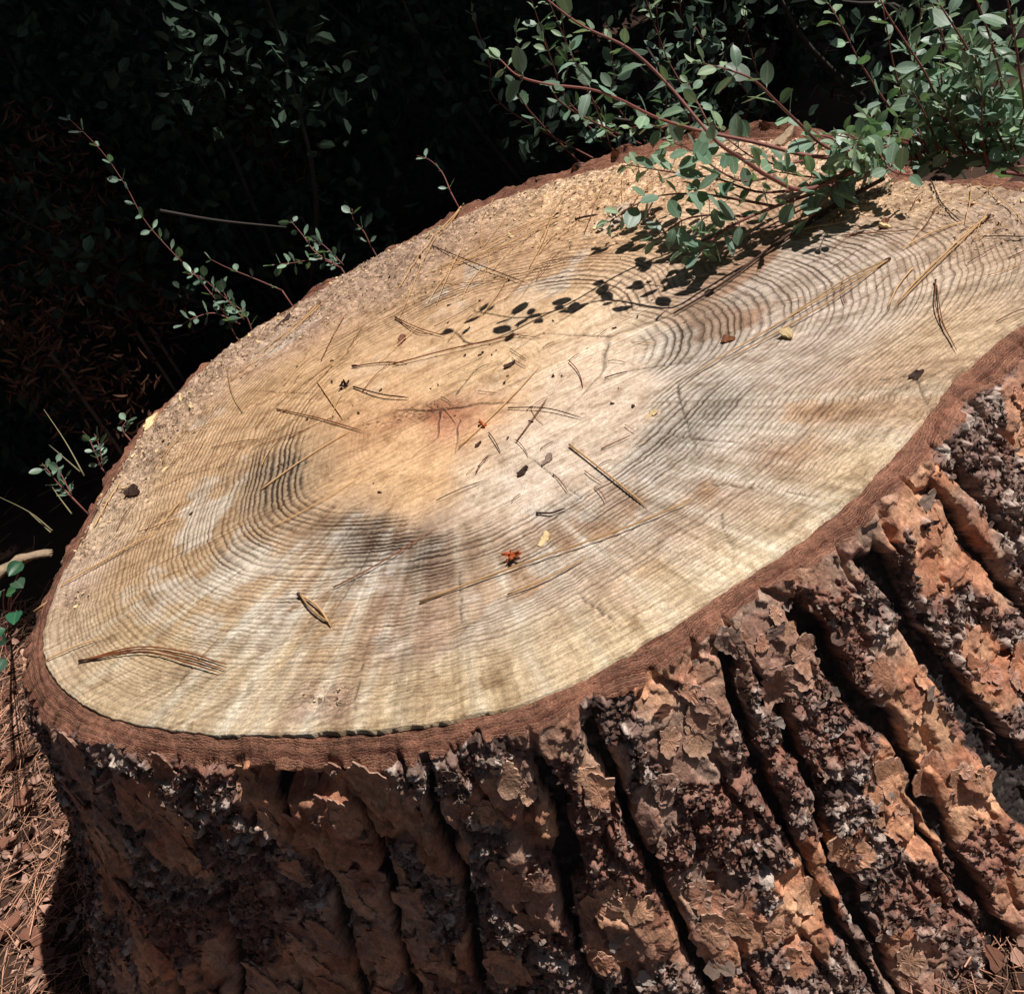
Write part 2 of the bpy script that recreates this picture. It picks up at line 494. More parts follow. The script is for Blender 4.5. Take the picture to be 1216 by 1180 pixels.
# colour of the wood: patches read off the photograph, each with its own extent (pixels) and colour
BLOBS = [  # px, py, size, colour, weight
    (524, 488, 11, (150, 78, 44), 4.0), (535, 500, 16, (190, 116, 74), 2.0), (480, 492, 14, (186, 122, 72), 1.6), (450, 495, 40, (200, 146, 86), 1.0), (560, 500, 30, (206, 150, 98), .9), (500, 545, 55, (214, 172, 112), 1.0),
    (560, 430, 70, (212, 176, 122), 1.2), (420, 440, 60, (204, 164, 106), 1.1), (640, 400, 60, (210, 180, 134), 1),
    (600, 330, 60, (202, 164, 116), 1), (500, 370, 60, (196, 162, 116), 1), (690, 480, 60, (208, 184, 154), 1.1),
    (640, 560, 50, (206, 190, 170), 1.2), (740, 560, 60, (206, 186, 164), 1.1), (760, 370, 50, (226, 206, 180), 1.3), (720, 420, 40, (218, 194, 164), 1),
    (800, 460, 60, (206, 186, 166), 1.1), (860, 480, 50, (198, 178, 156), 1), (960, 380, 60, (176, 136, 102), 1.1), (900, 320, 60, (164, 126, 98), 1.1),
    (990, 300, 60, (172, 132, 100), 1.1), (1060, 330, 50, (190, 152, 110), 1), (1000, 460, 60, (180, 138, 92), 1.1), (930, 510, 60, (194, 158, 118), 1),
    (880, 570, 60, (192, 158, 120), 1), (1110, 400, 50, (208, 178, 126), 1.1), (1060, 460, 50, (196, 162, 112), 1), (1150, 330, 50, (192, 164, 128), 1),
    (1180, 270, 50, (180, 156, 132), 1), (1100, 240, 40, (196, 166, 126), 1), (1040, 250, 40, (206, 172, 124), 1),
    (1000, 560, 40, (214, 192, 140), 1.2), (900, 640, 45, (218, 198, 150), 1.3), (800, 700, 50, (216, 194, 144), 1.2), (720, 770, 40, (218, 196, 140), 1.2),
    (700, 690, 50, (196, 162, 120), 1), (800, 620, 50, (190, 154, 112), 1), (640, 780, 40, (206, 182, 128), 1.1), (560, 830, 40, (204, 180, 122), 1.1),
    (600, 720, 50, (192, 166, 134), 1), (560, 640, 40, (204, 184, 158), 1.1), (500, 660, 45, (150, 122, 102), 1.2), (420, 630, 40, (168, 144, 116), 1.1),
    (480, 740, 45, (178, 150, 124), 1), (420, 700, 50, (190, 166, 134), 1), (400, 790, 45, (196, 170, 122), 1), (320, 680, 50, (196, 170, 132), 1),
    (330, 560, 45, (164, 138, 98), 1.2), (280, 620, 50, (188, 158, 116), 1), (240, 560, 55, (190, 154, 106), 1), (300, 490, 50, (194, 158, 106), 1),
    (210, 680, 55, (180, 150, 102), 1), (150, 690, 45, (178, 144, 98), 1), (120, 740, 40, (190, 162, 112), 1), (200, 760, 50, (188, 164, 116), 1),
    (150, 800, 40, (204, 180, 126), 1.1), (230, 820, 45, (196, 174, 124), 1), (320, 820, 40, (206, 186, 142), 1.1), (450, 840, 35, (202, 178, 122), 1),
    (130, 610, 35, (208, 184, 144), 1.1), (180, 540, 35, (206, 178, 138), 1.1), (250, 450, 35, (192, 160, 128), 1.1), (330, 390, 35, (186, 154, 130), 1.2),
    (400, 350, 35, (196, 162, 136), 1.2), (480, 310, 35, (164, 136, 118), 1.3), (560, 280, 35, (184, 150, 116), 1.1), (600, 240, 30, (210, 176, 136), 1.2),
    (690, 220, 40, (218, 186, 140), 1.2), (760, 200, 40, (222, 190, 146), 1.2), (720, 270, 40, (206, 170, 122), 1.1), (820, 220, 50, (216, 184, 148), 1.1),
    (930, 180, 40, (206, 172, 136), 1.1), (90, 680, 25, (192, 166, 140), 1.1), (70, 770, 25, (206, 186, 148), 1.1), (380, 830, 18, (168, 132, 118), 1.4)]
num = np.zeros(FX.shape + (3,)); den = np.full(FX.shape, 1e-6)
wx = FX + 0.05 * (fbm(FX * 14, FY * 14, 50, 4) - 0.5); wy = FY + 0.05 * (fbm(FX * 14, FY * 14, 60, 4) - 0.5)
def blob(px, py, size, X=None, Y=None):
    c = at_h(px, py)[:2]
    # a disc of so many pixels in the picture, as the ellipse it covers on the face
    ex = at_h(px + size * _c, py - size * _s * -1)[:2] - c
    ey = at_h(px - size * -_s * -1, py + size * _c)[:2] - c
    sx = max(np.linalg.norm(ex), 1e-4); sy = max(np.linalg.norm(ey), 1e-4)
    s = max(sx, sy * 0.75)
    X = wx if X is None else X; Y = wy if Y is None else Y
    return np.exp(-0.5 * ((X - c[0]) ** 2 + (Y - c[1]) ** 2) / (s * 0.8) ** 2)
for (px, py, s, c, w) in BLOBS:
    g = blob(px, py, s) ** 1.2 * w
    num += g[..., None] * srgb(*c); den += g
wcol = num / den[..., None]
wg = wcol.mean(-1, keepdims=True)
sapw = sstep(.10, .03, (1 - RR) * RPT[None])[..., None] * .14 + .34
wcol = np.clip((wcol * (1 - sapw) + wg * sapw) * np.array([1.36, 1.24, 1.20]), 0, .88)
RING_B = [(330, 560, 42, 1.4), (440, 640, 50, 1.5), (520, 665, 34, 1.3), (300, 640, 60, 0.8), (360, 690, 60, .75), (220, 650, 50, .6), (600, 660, 45, .7),
          (480, 720, 45, .7), (700, 600, 60, .5), (850, 390, 60, .9), (900, 340, 60, .9), (960, 330, 60, .85), (830, 480, 50, .8), (780, 530, 45, .8), (950, 450, 50, .6),
          (1030, 380, 50, .6), (900, 540, 60, .55), (820, 620, 60, .55), (700, 690, 60, .6), (600, 290, 50, .6), (680, 300, 40, .6), (740, 300, 40, .6),
          (250, 540, 50, .45), (1000, 290, 50, .8)]
rc = np.full(FX.shape, 0.48)
for (px, py, s, w) in RING_B: rc = np.maximum(rc, w * blob(px, py, s))
for (px, py, s) in [(480, 500, 50), (560, 440, 70), (420, 440, 60), (640, 420, 50), (520, 570, 50), (640, 500, 50), (700, 460, 50), (740, 400, 45)]:
    rc *= 1 - 0.5 * blob(px, py, s)
rhoW = RR + 0.006 * (fbm(FX * 9, FY * 9, 8, 3) - 0.5)
ring = 74 * (0.60 * rhoW + 0.40 * rhoW ** 2) + 2.6 * fbm(RR * 16, RR * 0, 17, 3)
# smooth heartwood core without visible rings: its edge is sharp below and to the left
CORE = [(388, 470), (362, 520), (356, 560), (385, 598), (430, 606), (480, 616), (540, 622), (600, 618), (680, 590), (745, 540), (770, 480), (765, 430), (745, 390), (700, 350), (640, 340), (560, 355), (480, 385), (420, 420)]
cp = np.array([at_h(*p)[:2] for p in CORE])
core_fn = polar_fn(cp, PITH, 3.0)
core_n = RR * RPT[None] / core_fn(TT) + 0.10 * (fbm(FX * 30, FY * 30, 95, 3) - .5) + 0.16 * (fbm(TT * 14, RR * 3, 96, 3) - .5)
in_core = sstep(1.06, 0.94, core_n)
rc = rc * (1 - 0.90 * in_core) + (1 - in_core) * 0.35 * np.exp(-((core_n - 1.12) / .14) ** 2)
wcol = wcol * (1 - (0.30 * (1 - in_core) * np.exp(-((core_n - 1.22) / .16) ** 2) * sstep(.2, -.3, np.sin(TT - R(20))))[..., None] * np.array([.9, 1.05, 1.15]))
star = np.exp(-((FX - PITH[0]) ** 2 + (FY - PITH[1]) ** 2) / .020 ** 2) * sstep(.35, .6, fbm(np.cos(TT) * 3.5, np.sin(TT) * 3.5, 97, 3) + .12) + .8 * np.exp(-(((FX - PITH[0] - .012) / .05) ** 2 + ((FY - PITH[1] + .012) / .035) ** 2)) * fbm(FX * 60, FY * 60, 98, 3) ** 1.5
star = np.clip(star * .45, 0, .45)[..., None]
# pale and dark rays of the wood, each reaching from the pith towards a point of the edge
dTH = lambda a, b: (a - b + np.pi) % (2 * np.pi) - np.pi
ray_w = np.zeros(FX.shape); ray_d = np.zeros(FX.shape)
wig = .05 * (fbm(RR * 5, TT * 3, 141, 3) - .5)
RAYS = [((177, 859), .022, .95), ((214, 866), .012, .5), ((263, 860), .026, 1.), ((300, 868), .012, .6), ((378, 845), .020, .9), ((430, 862), .012, .6), ((470, 862), .018, .55), ((560, 848), .014, .5),
        ((640, 828), .02, .45), ((720, 785), .014, .4), ((120, 800), .02, .6), ((85, 770), .014, .45), ((1000, 600), .03, .7), ((930, 650), .02, .5), ((1080, 515), .03, .6), ((1120, 460), .02, .45), ((860, 695), .02, .4), ((1216, 330), .025, .4), ((800, 735), .015, .4)]
RAYD = [((235, 868), .020, .55), ((330, 869), .022, .6), ((405, 868), .014, .5), ((500, 858), .022, .45), ((590, 840), .016, .35), ((150, 850), .018, .4), ((1040, 560), .02, .4), ((960, 630), .014, .35), ((680, 808), .016, .3), ((1150, 430), .02, .4), ((100, 785), .012, .3)]
for acc, lst in ((ray_w, RAYS), (ray_d, RAYD)):
    for (px, py), w_, k_ in lst:
        e_ = at_h(px, py)[:2] - PITH
        a_ = math.atan2(e_[1], e_[0])
        prof = np.exp(-(np.abs(dTH(TT, a_) + wig) / w_) ** 1.6) * sstep(.30, .62, RR + .25 * (fbm(RR * 3 + px, TT * 9, 143, 2) - .5)) * (.35 + 1.1 * fbm(RR * 9, TT * 120, 144, 3))
        np.maximum(acc, np.clip(prof * k_, 0, 1), out=acc)
ray_w *= 1 - in_core; ray_d *= 1 - in_core
wcol = wcol * (1 - .75 * ray_w[..., None]) + np.array([.86, .80, .69]) * .75 * ray_w[..., None]
wcol = wcol * (1 - ray_d[..., None] * np.array([.42, .50, .56]))
# bleached grey patches with ragged edges
blc = sstep(.50, .60, fbm(FX * 9 + 3, FY * 9, 151, 5, .6) + .22 * sstep(.02, -.25, FX * 0 + FY - .2 * FX) - .10) * (1 - .7 * in_core) * sstep(.95, .7, RR)
wcol = wcol * (1 - .46 * blc[..., None]) + np.array([.80, .775, .74]) * .46 * blc[..., None]
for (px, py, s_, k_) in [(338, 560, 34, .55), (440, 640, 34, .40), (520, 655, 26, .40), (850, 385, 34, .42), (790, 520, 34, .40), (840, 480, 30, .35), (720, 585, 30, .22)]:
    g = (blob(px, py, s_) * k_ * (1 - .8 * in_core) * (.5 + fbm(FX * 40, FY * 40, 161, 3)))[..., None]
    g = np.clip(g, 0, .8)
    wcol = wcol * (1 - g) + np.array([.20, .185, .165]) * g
wcol = wcol * (1 - star) + srgb(158, 92, 58) * star
# outer crushed sapwood
edge_m = (1 - RR) * RPT[None, :]
backness = sstep(-0.25, 0.45, np.sin(TT + R(15)))
chip = np.clip(sstep(0.16, 0.05, edge_m + 0.05 * (fbm(FX * 16, FY * 16, 70, 4) - 0.5)) * (0.12 + 0.9 * backness), 0, 1)
for (px, py, s) in [(480, 320, 45), (380, 360, 40), (720, 230, 60), (820, 200, 60), (920, 190, 50), (380, 830, 18), (1090, 230, 40), (1190, 270, 40), (118, 600, 26), (92, 655, 20), (150, 545, 28), (205, 480, 28), (270, 420, 30), (75, 715, 14)]:
    chip = np.maximum(chip, blob(px, py, s))
gz = (sstep(.3, .9, chip) * sstep(.1, .7, np.sin(TT - R(45))) * .55)[..., None]
wcol = wcol * (1 - gz) + srgb(186, 164, 150) * gz
rc *= 1 - 0.75 * sstep(0.3, 0.8, chip)
rc *= 0.45 + 0.55 * sstep(0.0, 0.10, edge_m)
CRACKS = [[(1060, 207), (985, 252), (905, 300), (850, 345), (790, 375), (722, 400), (716, 440)], [(805, 455), (812, 495), (830, 545)],
          [(722, 400), (640, 397)], [(526, 487), (470, 487), (432, 503)], [(526, 488), (570, 480), (612, 480)], [(522, 490), (519, 520), (488, 543)],
          [(722, 410), (715, 442), (668, 493)], [(1085, 440), (1100, 475), (1116, 500)], [(856, 610), (872, 668)], [(640, 397), (590, 435)], [(737, 333), (640, 398)],
          [(540, 470), (575, 425)], [(545, 500), (540, 540)]]
CRW = [.0022, .0009, .0008, .0012, .0012, .001, .0009, .0007, .0007, .0009, .0014, .0012, .0008]
crack = np.zeros(FX.shape)
cx_ = FX + 0.006 * (fbm(FX * 60, FY * 60, 91, 3) - 0.5); cy_ = FY + 0.006 * (fbm(FX * 60, FY * 60, 92, 3) - 0.5)
for pts, w in zip(CRACKS, CRW):
    d, t = seg_dist(cx_, cy_, [at_h(*p)[:2] for p in pts])
    crack = np.maximum(crack, sstep(w * 1.9, w * 0.6, d) * (1 - 0.7 * t))
# little branching checks left of the pith
d, t = seg_dist(FX, FY, [at_h(*p)[:2] for p in [(526, 487), (440, 500)]])
f1, f2, rid, _, _ = voronoi(FX * 150, FY * 150, 40)
for a_, r0, r1 in [(-2.1, .45, .72), (-1.7, .6, .8), (-1.25, .35, .62), (-.9, .55, .85), (-.5, .3, .5), (-.15, .5, .78), (.35, .4, .7), (.9, .35, .55), (2.2, .4, .66), (2.7, .55, .8), (-2.7, .5, .75), (-2.45, .7, .97), (-1.45, .8, .99), (-.72, .82, .99), (-1.05, .7, .98), (-1.95, .8, .98)]:
    rr_ = np.linspace(r0, r1, 6); R0 = float(RP(np.array([a_]))[0])
    q_ = [(PITH[0] + math.cos(a_ + .02 * math.sin(9 * k_ + a_)) * R0 * k_, PITH[1] + math.sin(a_ + .02 * math.sin(9 * k_ + a_)) * R0 * k_) for k_ in rr_]
    d, t = seg_dist(cx_, cy_, q_)
    crack = np.maximum(crack, .75 * sstep(.0011, .0003, d) * sstep(0, .25, t) * sstep(1, .7, t))
d, t = seg_dist(FX, FY, [at_h(*p)[:2] for p in [(526, 487), (440, 500)]])
crack = np.maximum(crack, 0.8 * sstep(0.16, 0.04, f2 - f1) * sstep(0.028, 0.010, d * (1 + 0.5 * t)) * (fbm(FX * 90, FY * 90, 12, 2) > 0.45))
FZ = H + 0.006 * (fbm(FX * 5, FY * 5, 20, 3) - 0.5) - 0.012 * backness * sstep(0.09, 0.0, edge_m)
FZ = FZ + chip * (0.0075 * (fbm(FX * 75, FY * 75, 21, 4) - 0.5) + 0.004 * (fbm(FX * 30, FY * 30, 26, 3) - 0.5))
f1, f2, rid, dx, dy = voronoi(FX * 140, FY * 140, 77)
FZ = FZ + chip * 0.0030 * (rid - 0.5) + chip * 0.0016 * (dx * np.cos(rid * 40) + dy * np.sin(rid * 40))
FZ = FZ - 0.0018 * crack
FZ = FZ - 0.0007 * np.minimum(rc, 1.2) * (0.5 - 0.5 * np.cos(2 * np.pi * (ring + 0.35)))
FZ[-1] -= 0.001
# skirt
FXs = np.vstack([FX, (PITH[0] + np.cos(TH) * (RPT - 0.001))[None]]); FYs = np.vstack([FY, (PITH[1] + np.sin(TH) * (RPT - 0.001))[None]])
FZs = np.vstack([FZ, FZ[-1:] - 0.02])
app = lambda a: np.concatenate([a, a[-1:]], 0)
verts = np.stack([FXs, FYs, FZs], -1).reshape(-1, 3)
rcol = np.concatenate([app(wcol), np.ones(FXs.shape + (1,))], -1).reshape(-1, 4)
pol = np.stack([np.cos(TT) * 16, np.sin(TT) * 16, RR * 1.1], -1)
F = grid_faces(NRAD + 1, NA, True)[:, ::-1]
capf = np.arange(NA)[None, ::1]
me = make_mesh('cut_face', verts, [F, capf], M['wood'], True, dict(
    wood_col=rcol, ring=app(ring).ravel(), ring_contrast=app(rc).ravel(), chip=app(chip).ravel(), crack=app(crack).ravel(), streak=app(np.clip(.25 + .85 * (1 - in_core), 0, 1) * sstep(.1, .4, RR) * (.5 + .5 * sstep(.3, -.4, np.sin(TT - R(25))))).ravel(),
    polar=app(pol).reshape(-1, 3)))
obj('cut_face', me, stump)

def face_z(x, y):
    """height of the sawn face at x, y (nearest grid vertex)"""
    dx, dy = x - PITH[0], y - PITH[1]
    a = math.atan2(dy, dx)
    j = int(round((a + math.pi) / (2 * math.pi) * NA)) % NA
    rho = math.hypot(dx, dy) / RPT[j]
    if rho > 1: return H - 0.012
    i = int(np.clip(round(1 + (rho - 0.004) / 0.996 * (NRAD - 2)), 0, NRAD - 1))
    return float(FZ[i, j])

# ------------------------------------------------------------------ bark: relief in (s, z)
RS = 0.56
thf = np.arange(R(-188), R(18), 0.0014 / RS)
thb = np.linspace(R(18), R(172), 330)[1:-1]
TB = np.concatenate([thf, thb]); NC = len(TB)
ZR = np.concatenate([np.arange(H - 0.009, -0.03, -0.0014), [-0.05]]); NZ = len(ZR)
ZB, TBB = np.meshgrid(ZR, TB, indexing='ij')
S = TBB * RS
Sw = S + 0.020 * (fbm(S * 36, ZB * 30, 101, 5, .6) - 0.5); Zw = ZB + 0.018 * (fbm(S * 30, ZB * 30, 111, 5, .6) - 0.5)

FURROWS = [  # px path, width m
    ([(1035, 598), (1075, 660), (1120, 720), (1150, 800), (1172, 880), (1205, 965)], .024),
    ([(940, 690), (970, 725), (998, 760), (1045, 830), (1096, 904)], .020), ([(843, 760), (860, 800), (907, 836), (922, 930), (945, 1006), (968, 1044), (1005, 1110)], .010),
    ([(955, 880), (968, 911), (998, 972), (998, 1025), (1021, 1082), (1036, 1138), (1060, 1180)], .013), ([(1120, 700), (1138, 760), (1157, 817), (1195, 874), (1230, 950)], .012),
    ([(698, 836), (710, 880), (729, 949), (763, 1025), (801, 1089), (843, 1176)], .011), ([(575, 890), (589, 904), (631, 949), (665, 987), (676, 1063), (672, 1100), (703, 1172)], .012),
    ([(470, 905), (490, 960), (500, 1010), (545, 1090), (565, 1180)], .012), ([(345, 890), (390, 980), (440, 1080), (480, 1180)], .012),
    ([(205, 880), (300, 1000), (380, 1100), (430, 1180)], .013), ([(120, 860), (200, 980), (290, 1100), (350, 1180)], .013), ([(70, 860), (130, 980), (210, 1100), (260, 1170)], .012),
    ([(1190, 490), (1216, 560), (1250, 640)], .012), ([(1120, 480), (1150, 520), (1185, 580), (1216, 650), (1250, 740)], .010),
    ([(1085, 960), (1110, 1020), (1140, 1100), (1160, 1180)], .006)]
fd = np.full(S.shape, 9.0)
frng = random.Random(3)
paths = []
for k, (pts, w) in enumerate(FURROWS):
    q = []
    for p in pts:
        a, z = on_bark(*p)
        if a > R(60): a -= 2 * math.pi
        q.append((a * RS, z))
    t0 = q[0]
    if t0[1] > 0.352: q = [(t0[0], 0.46)] + q
    e = q[-1]
    q.append((e[0] + frng.uniform(-.02, .02), -0.08))
    paths.append((q, w))
a = R(30)
while a < R(168):
    q = [(a * RS + frng.uniform(-.015, .015), z) for z in (.46, .36, .26, .16, .06, -.08)]
    paths.append((q, frng.uniform(.008, .018)))
    a += frng.uniform(.10, .17)
wmod = 0.15 + 1.6 * fbm(S * 22, ZB * 18, 131, 3)
for q, w in paths:
    s0 = min(p[0] for p in q) - .12; s1 = max(p[0] for p in q) + .12
    cols = np.where((TB * RS > s0) & (TB * RS < s1))[0]
    if not len(cols): continue
    sl_ = slice(cols[0], cols[-1] + 1)
    d, _ = seg_dist(Sw[:, sl_], Zw[:, sl_], q)
    fd[:, sl_] = np.minimum(fd[:, sl_], d - w * wmod[:, sl_] * 0.42)
plate = np.where(fd > 0, 1 - np.exp(-np.maximum(fd, 0) / 0.0018), 0)
lipz = sstep(H - 0.045, H - 0.016, ZB + 0.02 * (fbm(S * 40, ZB * 40, 141, 3) - .5)) * sstep(.30, .45, fbm(S * 7 + 2, ZB * 0 + 1, 142, 2))
plate = np.maximum(plate, 0.82 * lipz)
# secondary cracks across the ridges
c1, c2, crid, _, _ = voronoi(Sw / 0.055 + 3, Zw / 0.10 + 5, 150)
cb = (c2 - c1)
groove = sstep(0.13, 0.02, cb) * (fbm(S * 18, ZB * 18, 160, 2) > 0.36)
# smooth scaly places
SM = [(845, 860, 60), (840, 910, 50), (950, 780, 60), (975, 830, 40), (940, 740, 45), (1100, 960, 55), (1180, 500, 40), (850, 1110, 55), (960, 1090, 50), (985, 1050, 40), (650, 900, 40), (640, 870, 30),
      (620, 1010, 45), (625, 1090, 40), (730, 960, 30), (1115, 830, 45), (1120, 900, 40), (510, 1050, 35), (740, 1120, 50), (1050, 700, 30), (1200, 800, 40), (1205, 960, 40), (1190, 680, 30),
      (180, 990, 60), (260, 1100, 60), (300, 1000, 60), (400, 1080, 60), (260, 900, 60), (420, 1000, 50), (1090, 620, 25), (790, 1000, 25), (1165, 690, 30), (1060, 1130, 40)]
smooth = sstep(0.64, 0.74, fbm(S * 17, ZB * 12, 170, 3)) * 0.9
orange = np.zeros(S.shape)
for k, (px, py, r_) in enumerate(SM):
    a, z = on_bark(px, py)
    if a > R(60): a -= 2 * math.pi
    g = np.exp(-0.5 * (((Sw - a * RS) / (r_ * .00056)) ** 2 + ((Zw - z) / (r_ * .00086)) ** 2) ** 1.5)
    smooth = np.maximum(smooth, g)
smooth = np.where((TBB < R(-118)), np.maximum(smooth, 0.6 * sstep(.42, .60, fbm(S * 12, ZB * 9, 175, 3))), smooth)
smooth = sstep(0.36, 0.52, smooth + 0.75 * (fbm(S * 60, ZB * 60, 171, 3) - 0.5))
smooth *= sstep(0.2, 0.6, plate)
crumb = 1 - smooth
# stacked jigsaw scales
ff = fbm(Sw * 30, Zw * 22, 180, 3, 0.5) * 6.0 + 1.2 * plate
lev = np.floor(ff); fr = ff - lev
terr = lev + sstep(0.0, 0.06, fr) - 1 + 0.35 * np.exp(-fr / 0.08) * sstep(0, .05, fr)
t1, t2, trid, tdx, tdy = voronoi((Sw + 0.010 * (fbm(S * 130, ZB * 130, 191, 3) - .5)) / 0.026 + 9, (Zw + 0.010 * (fbm(S * 130, ZB * 130, 192, 3) - .5)) / 0.034, 190)
terr_id = _hash(lev.astype(np.int64), np.zeros(S.shape, np.int64), 3)
# crumbly flakes: three sizes of tilted chips
k1, k2, krid, kdx, kdy = voronoi(Sw / 0.0120, Zw / 0.0115, 200)
kk = krid - 0.5 + 0.9 * (kdx * np.cos(krid * 43) + kdy * np.sin(krid * 43)) - 0.8 * sstep(.14, .02, k2 - k1)
m1, m2, mrid, mdx, mdy = voronoi(Sw / 0.0052 + 40, Zw / 0.0060, 210)
mm = mrid - 0.5 + 0.8 * (mdx * np.cos(mrid * 51) + mdy * np.sin(mrid * 51)) - 0.6 * sstep(.14, .02, m2 - m1)
hh = 0.0165 * plate * (0.92 + 0.2 * fbm(S * 9, ZB * 7, 221, 2))
hh += plate * (-0.009 * groove)
q1 = np.floor(trid * 4) / 4
u1, u2, urid, udx, udy = voronoi(Sw / 0.0125 + 31, Zw / 0.015 + 3, 195)
q2 = np.floor(urid * 3) / 3
scale_mix = sstep(.42, .58, fbm(S * 26, ZB * 22, 196, 2))
hh += plate * smooth * (0.0052 * q1 - 0.0016 * tdy + 0.0008 * (terr - 3) + scale_mix * (0.0036 * q2 - 0.0012 * udy) - 0.006)
hh += smooth * 0.0012 * fbm(S * 120, ZB * 50, 231, 3)
hh += crumb * (0.35 + 0.65 * plate) * (0.0046 * kk + 0.0032 * mm)
hh += plate * crumb * (-0.004 + 0.007 * fbm(S * 45, ZB * 40, 241, 3))
# the dark hollow under the lip on the shaded side
a, z = on_bark(300, 985)
a = a - 2 * math.pi if a > R(60) else a
hol = np.exp(-(((S - a * RS) / 0.055) ** 2 + ((ZB - z) / 0.015) ** 2) ** 2)
hh -= 0.026 * hol
hz = np.clip(1 - ZB / H, 0, 1.1)
dth = lambda c, w: np.exp(-0.5 * (((TBB - R(c) + np.pi) % (2 * np.pi) - np.pi) / R(w)) ** 2)
flare = (0.034 + 0.135 * dth(-172, 26) + 0.095 * dth(-50, 32)) * (0.45 * hz + 0.55 * hz ** 2)
hh = hh * (1 - .65 * dth(138, 32) * sstep(H - .06, H - .02, ZB))
RB = RW(TBB) + 0.008 + 0.012 * dth(-166, 15) + flare + hh * (0.72 + 0.28 * sstep(0.005, 0.05, H - ZB))
ZT = ZB + 0.010 * (fbm(S * 40, ZB * 0 + 3, 251, 3) - 0.5) * sstep(H - 0.05, H - 0.009, ZB)
ZT = ZT + 0.016 * dth(48, 24) * sstep(H - .08, H - .01, ZB) - 0.009 * sstep(.25, .75, fbm(S * 17, ZB * 0 + 7, 261, 2)) * sstep(H - 0.06, H - 0.009, ZB) * plate
# colour of the bark
C_or = srgb(192, 146, 114); C_or2 = srgb(164, 110, 82); C_gr = srgb(152, 128, 114); C_red = srgb(130, 86, 70); C_dk = srgb(66, 50, 45); C_lt = srgb(186, 168, 156); C_pu = srgb(122, 96, 86)
mixc = lambda a, b, t: a * (1 - t[..., None]) + b * t[..., None]
one = np.ones(S.shape + (3,))
sm_c = mixc(C_or2 * one, C_or * one, sstep(.3, .7, fbm(S * 30, ZB * 30, 271, 3)))
sm_c = mixc(sm_c, C_gr * one, sstep(.40, .66, fbm(S * 11, ZB * 9, 281, 3)) * .85)
sm_c = mixc(sm_c, C_red * one, sstep(.55, .7, trid) * .5)
sm_c = sm_c * (0.82 + 0.36 * np.where(scale_mix > .5, urid, trid))[..., None]
ck = np.clip(krid * 0.55 + mrid * 0.45, 0, 1)
cr_c = mixc(C_dk * one, C_pu * one, sstep(.15, .45, ck))
cr_c = mixc(cr_c, C_lt * one, sstep(.60, .85, ck) * .85)
cr_c = mixc(cr_c, C_red * one, sstep(.48, .68, fbm(S * 13 + 3, ZB * 12, 291, 3)) * .75)
bc = mixc(cr_c, sm_c, smooth)
fur_c = mixc(srgb(38, 31, 29) * one, srgb(92, 84, 80) * one, sstep(.7, .9, mrid) * .35)
bc = mixc(fur_c, bc, sstep(0.12, 0.55, plate))
bcol = np.concatenate([bc * 1.32, np.ones(S.shape + (1,))], -1)
BX = np.cos(TBB) * RB; BY = np.sin(TBB) * RB
bv = np.stack([BX, BY, ZT], -1).reshape(-1, 3); bcf = bcol.reshape(-1, 4)

# split into plates by connected regions of (not furrow, not groove)
mask = (fd > 0.0012) & ~((cb < 0.05) & (fbm(S * 18, ZB * 18, 160, 2) > 0.36))
parent_ = [0]
def find(x):
    while parent_[x] != x:
        parent_[x] = parent_[parent_[x]]; x = parent_[x]
    return x
lab = np.zeros(mask.shape, np.int32)
prev = []
for i in range(NZ):
    row = mask[i].astype(np.int8)
    df = np.diff(np.concatenate([[0], row, [0]]))
    st = np.where(df == 1)[0]; en = np.where(df == -1)[0]
    cur = []
    for s_, e_ in zip(st, en):
        l = 0
        for (ps, pe, pl) in prev:
            if ps < e_ and pe > s_:
                r_ = find(pl)
                if l == 0: l = r_
                elif r_ != l:
                    parent_[max(r_, l)] = min(r_, l); l = min(r_, l)
        if l == 0:
            l = len(parent_); parent_.append(l)
        cur.append((s_, e_, l)); lab[i, s_:e_] = l
    prev = cur
root = np.array([find(i) for i in range(len(parent_))], np.int32)
lab = root[lab]
cnt = np.bincount(lab.ravel(), minlength=len(parent_))
keep = np.where(cnt >= 350)[0]; keep = keep[keep != 0]
keep = keep[np.argsort(-cnt[keep])][:290]
ok = np.zeros(len(cnt), bool); ok[keep] = True
lab = np.where(ok[lab], lab, 0)
BF = grid_faces(NZ, NC, True)[:, ::-1]
fl = lab.ravel()[BF]
same = (fl[:, 0] == fl[:, 1]) & (fl[:, 1] == fl[:, 2]) & (fl[:, 2] == fl[:, 3])
flab = np.where(same, fl[:, 0], 0)
order = np.argsort(flab, kind='stable')
sf = flab[order]
cuts = np.flatnonzero(np.diff(sf)) + 1
for g in np.split(order, cuts):
    L = flab[g[0]]
    f = BF[g]
    u, inv = np.unique(f, return_inverse=True)
    nm = 'bark' if L == 0 else 'bark_plate'
    obj(nm, make_mesh(nm, bv[u], inv.reshape(-1, 4), M['bark'], True, dict(bark_col=bcf[u])), stump)

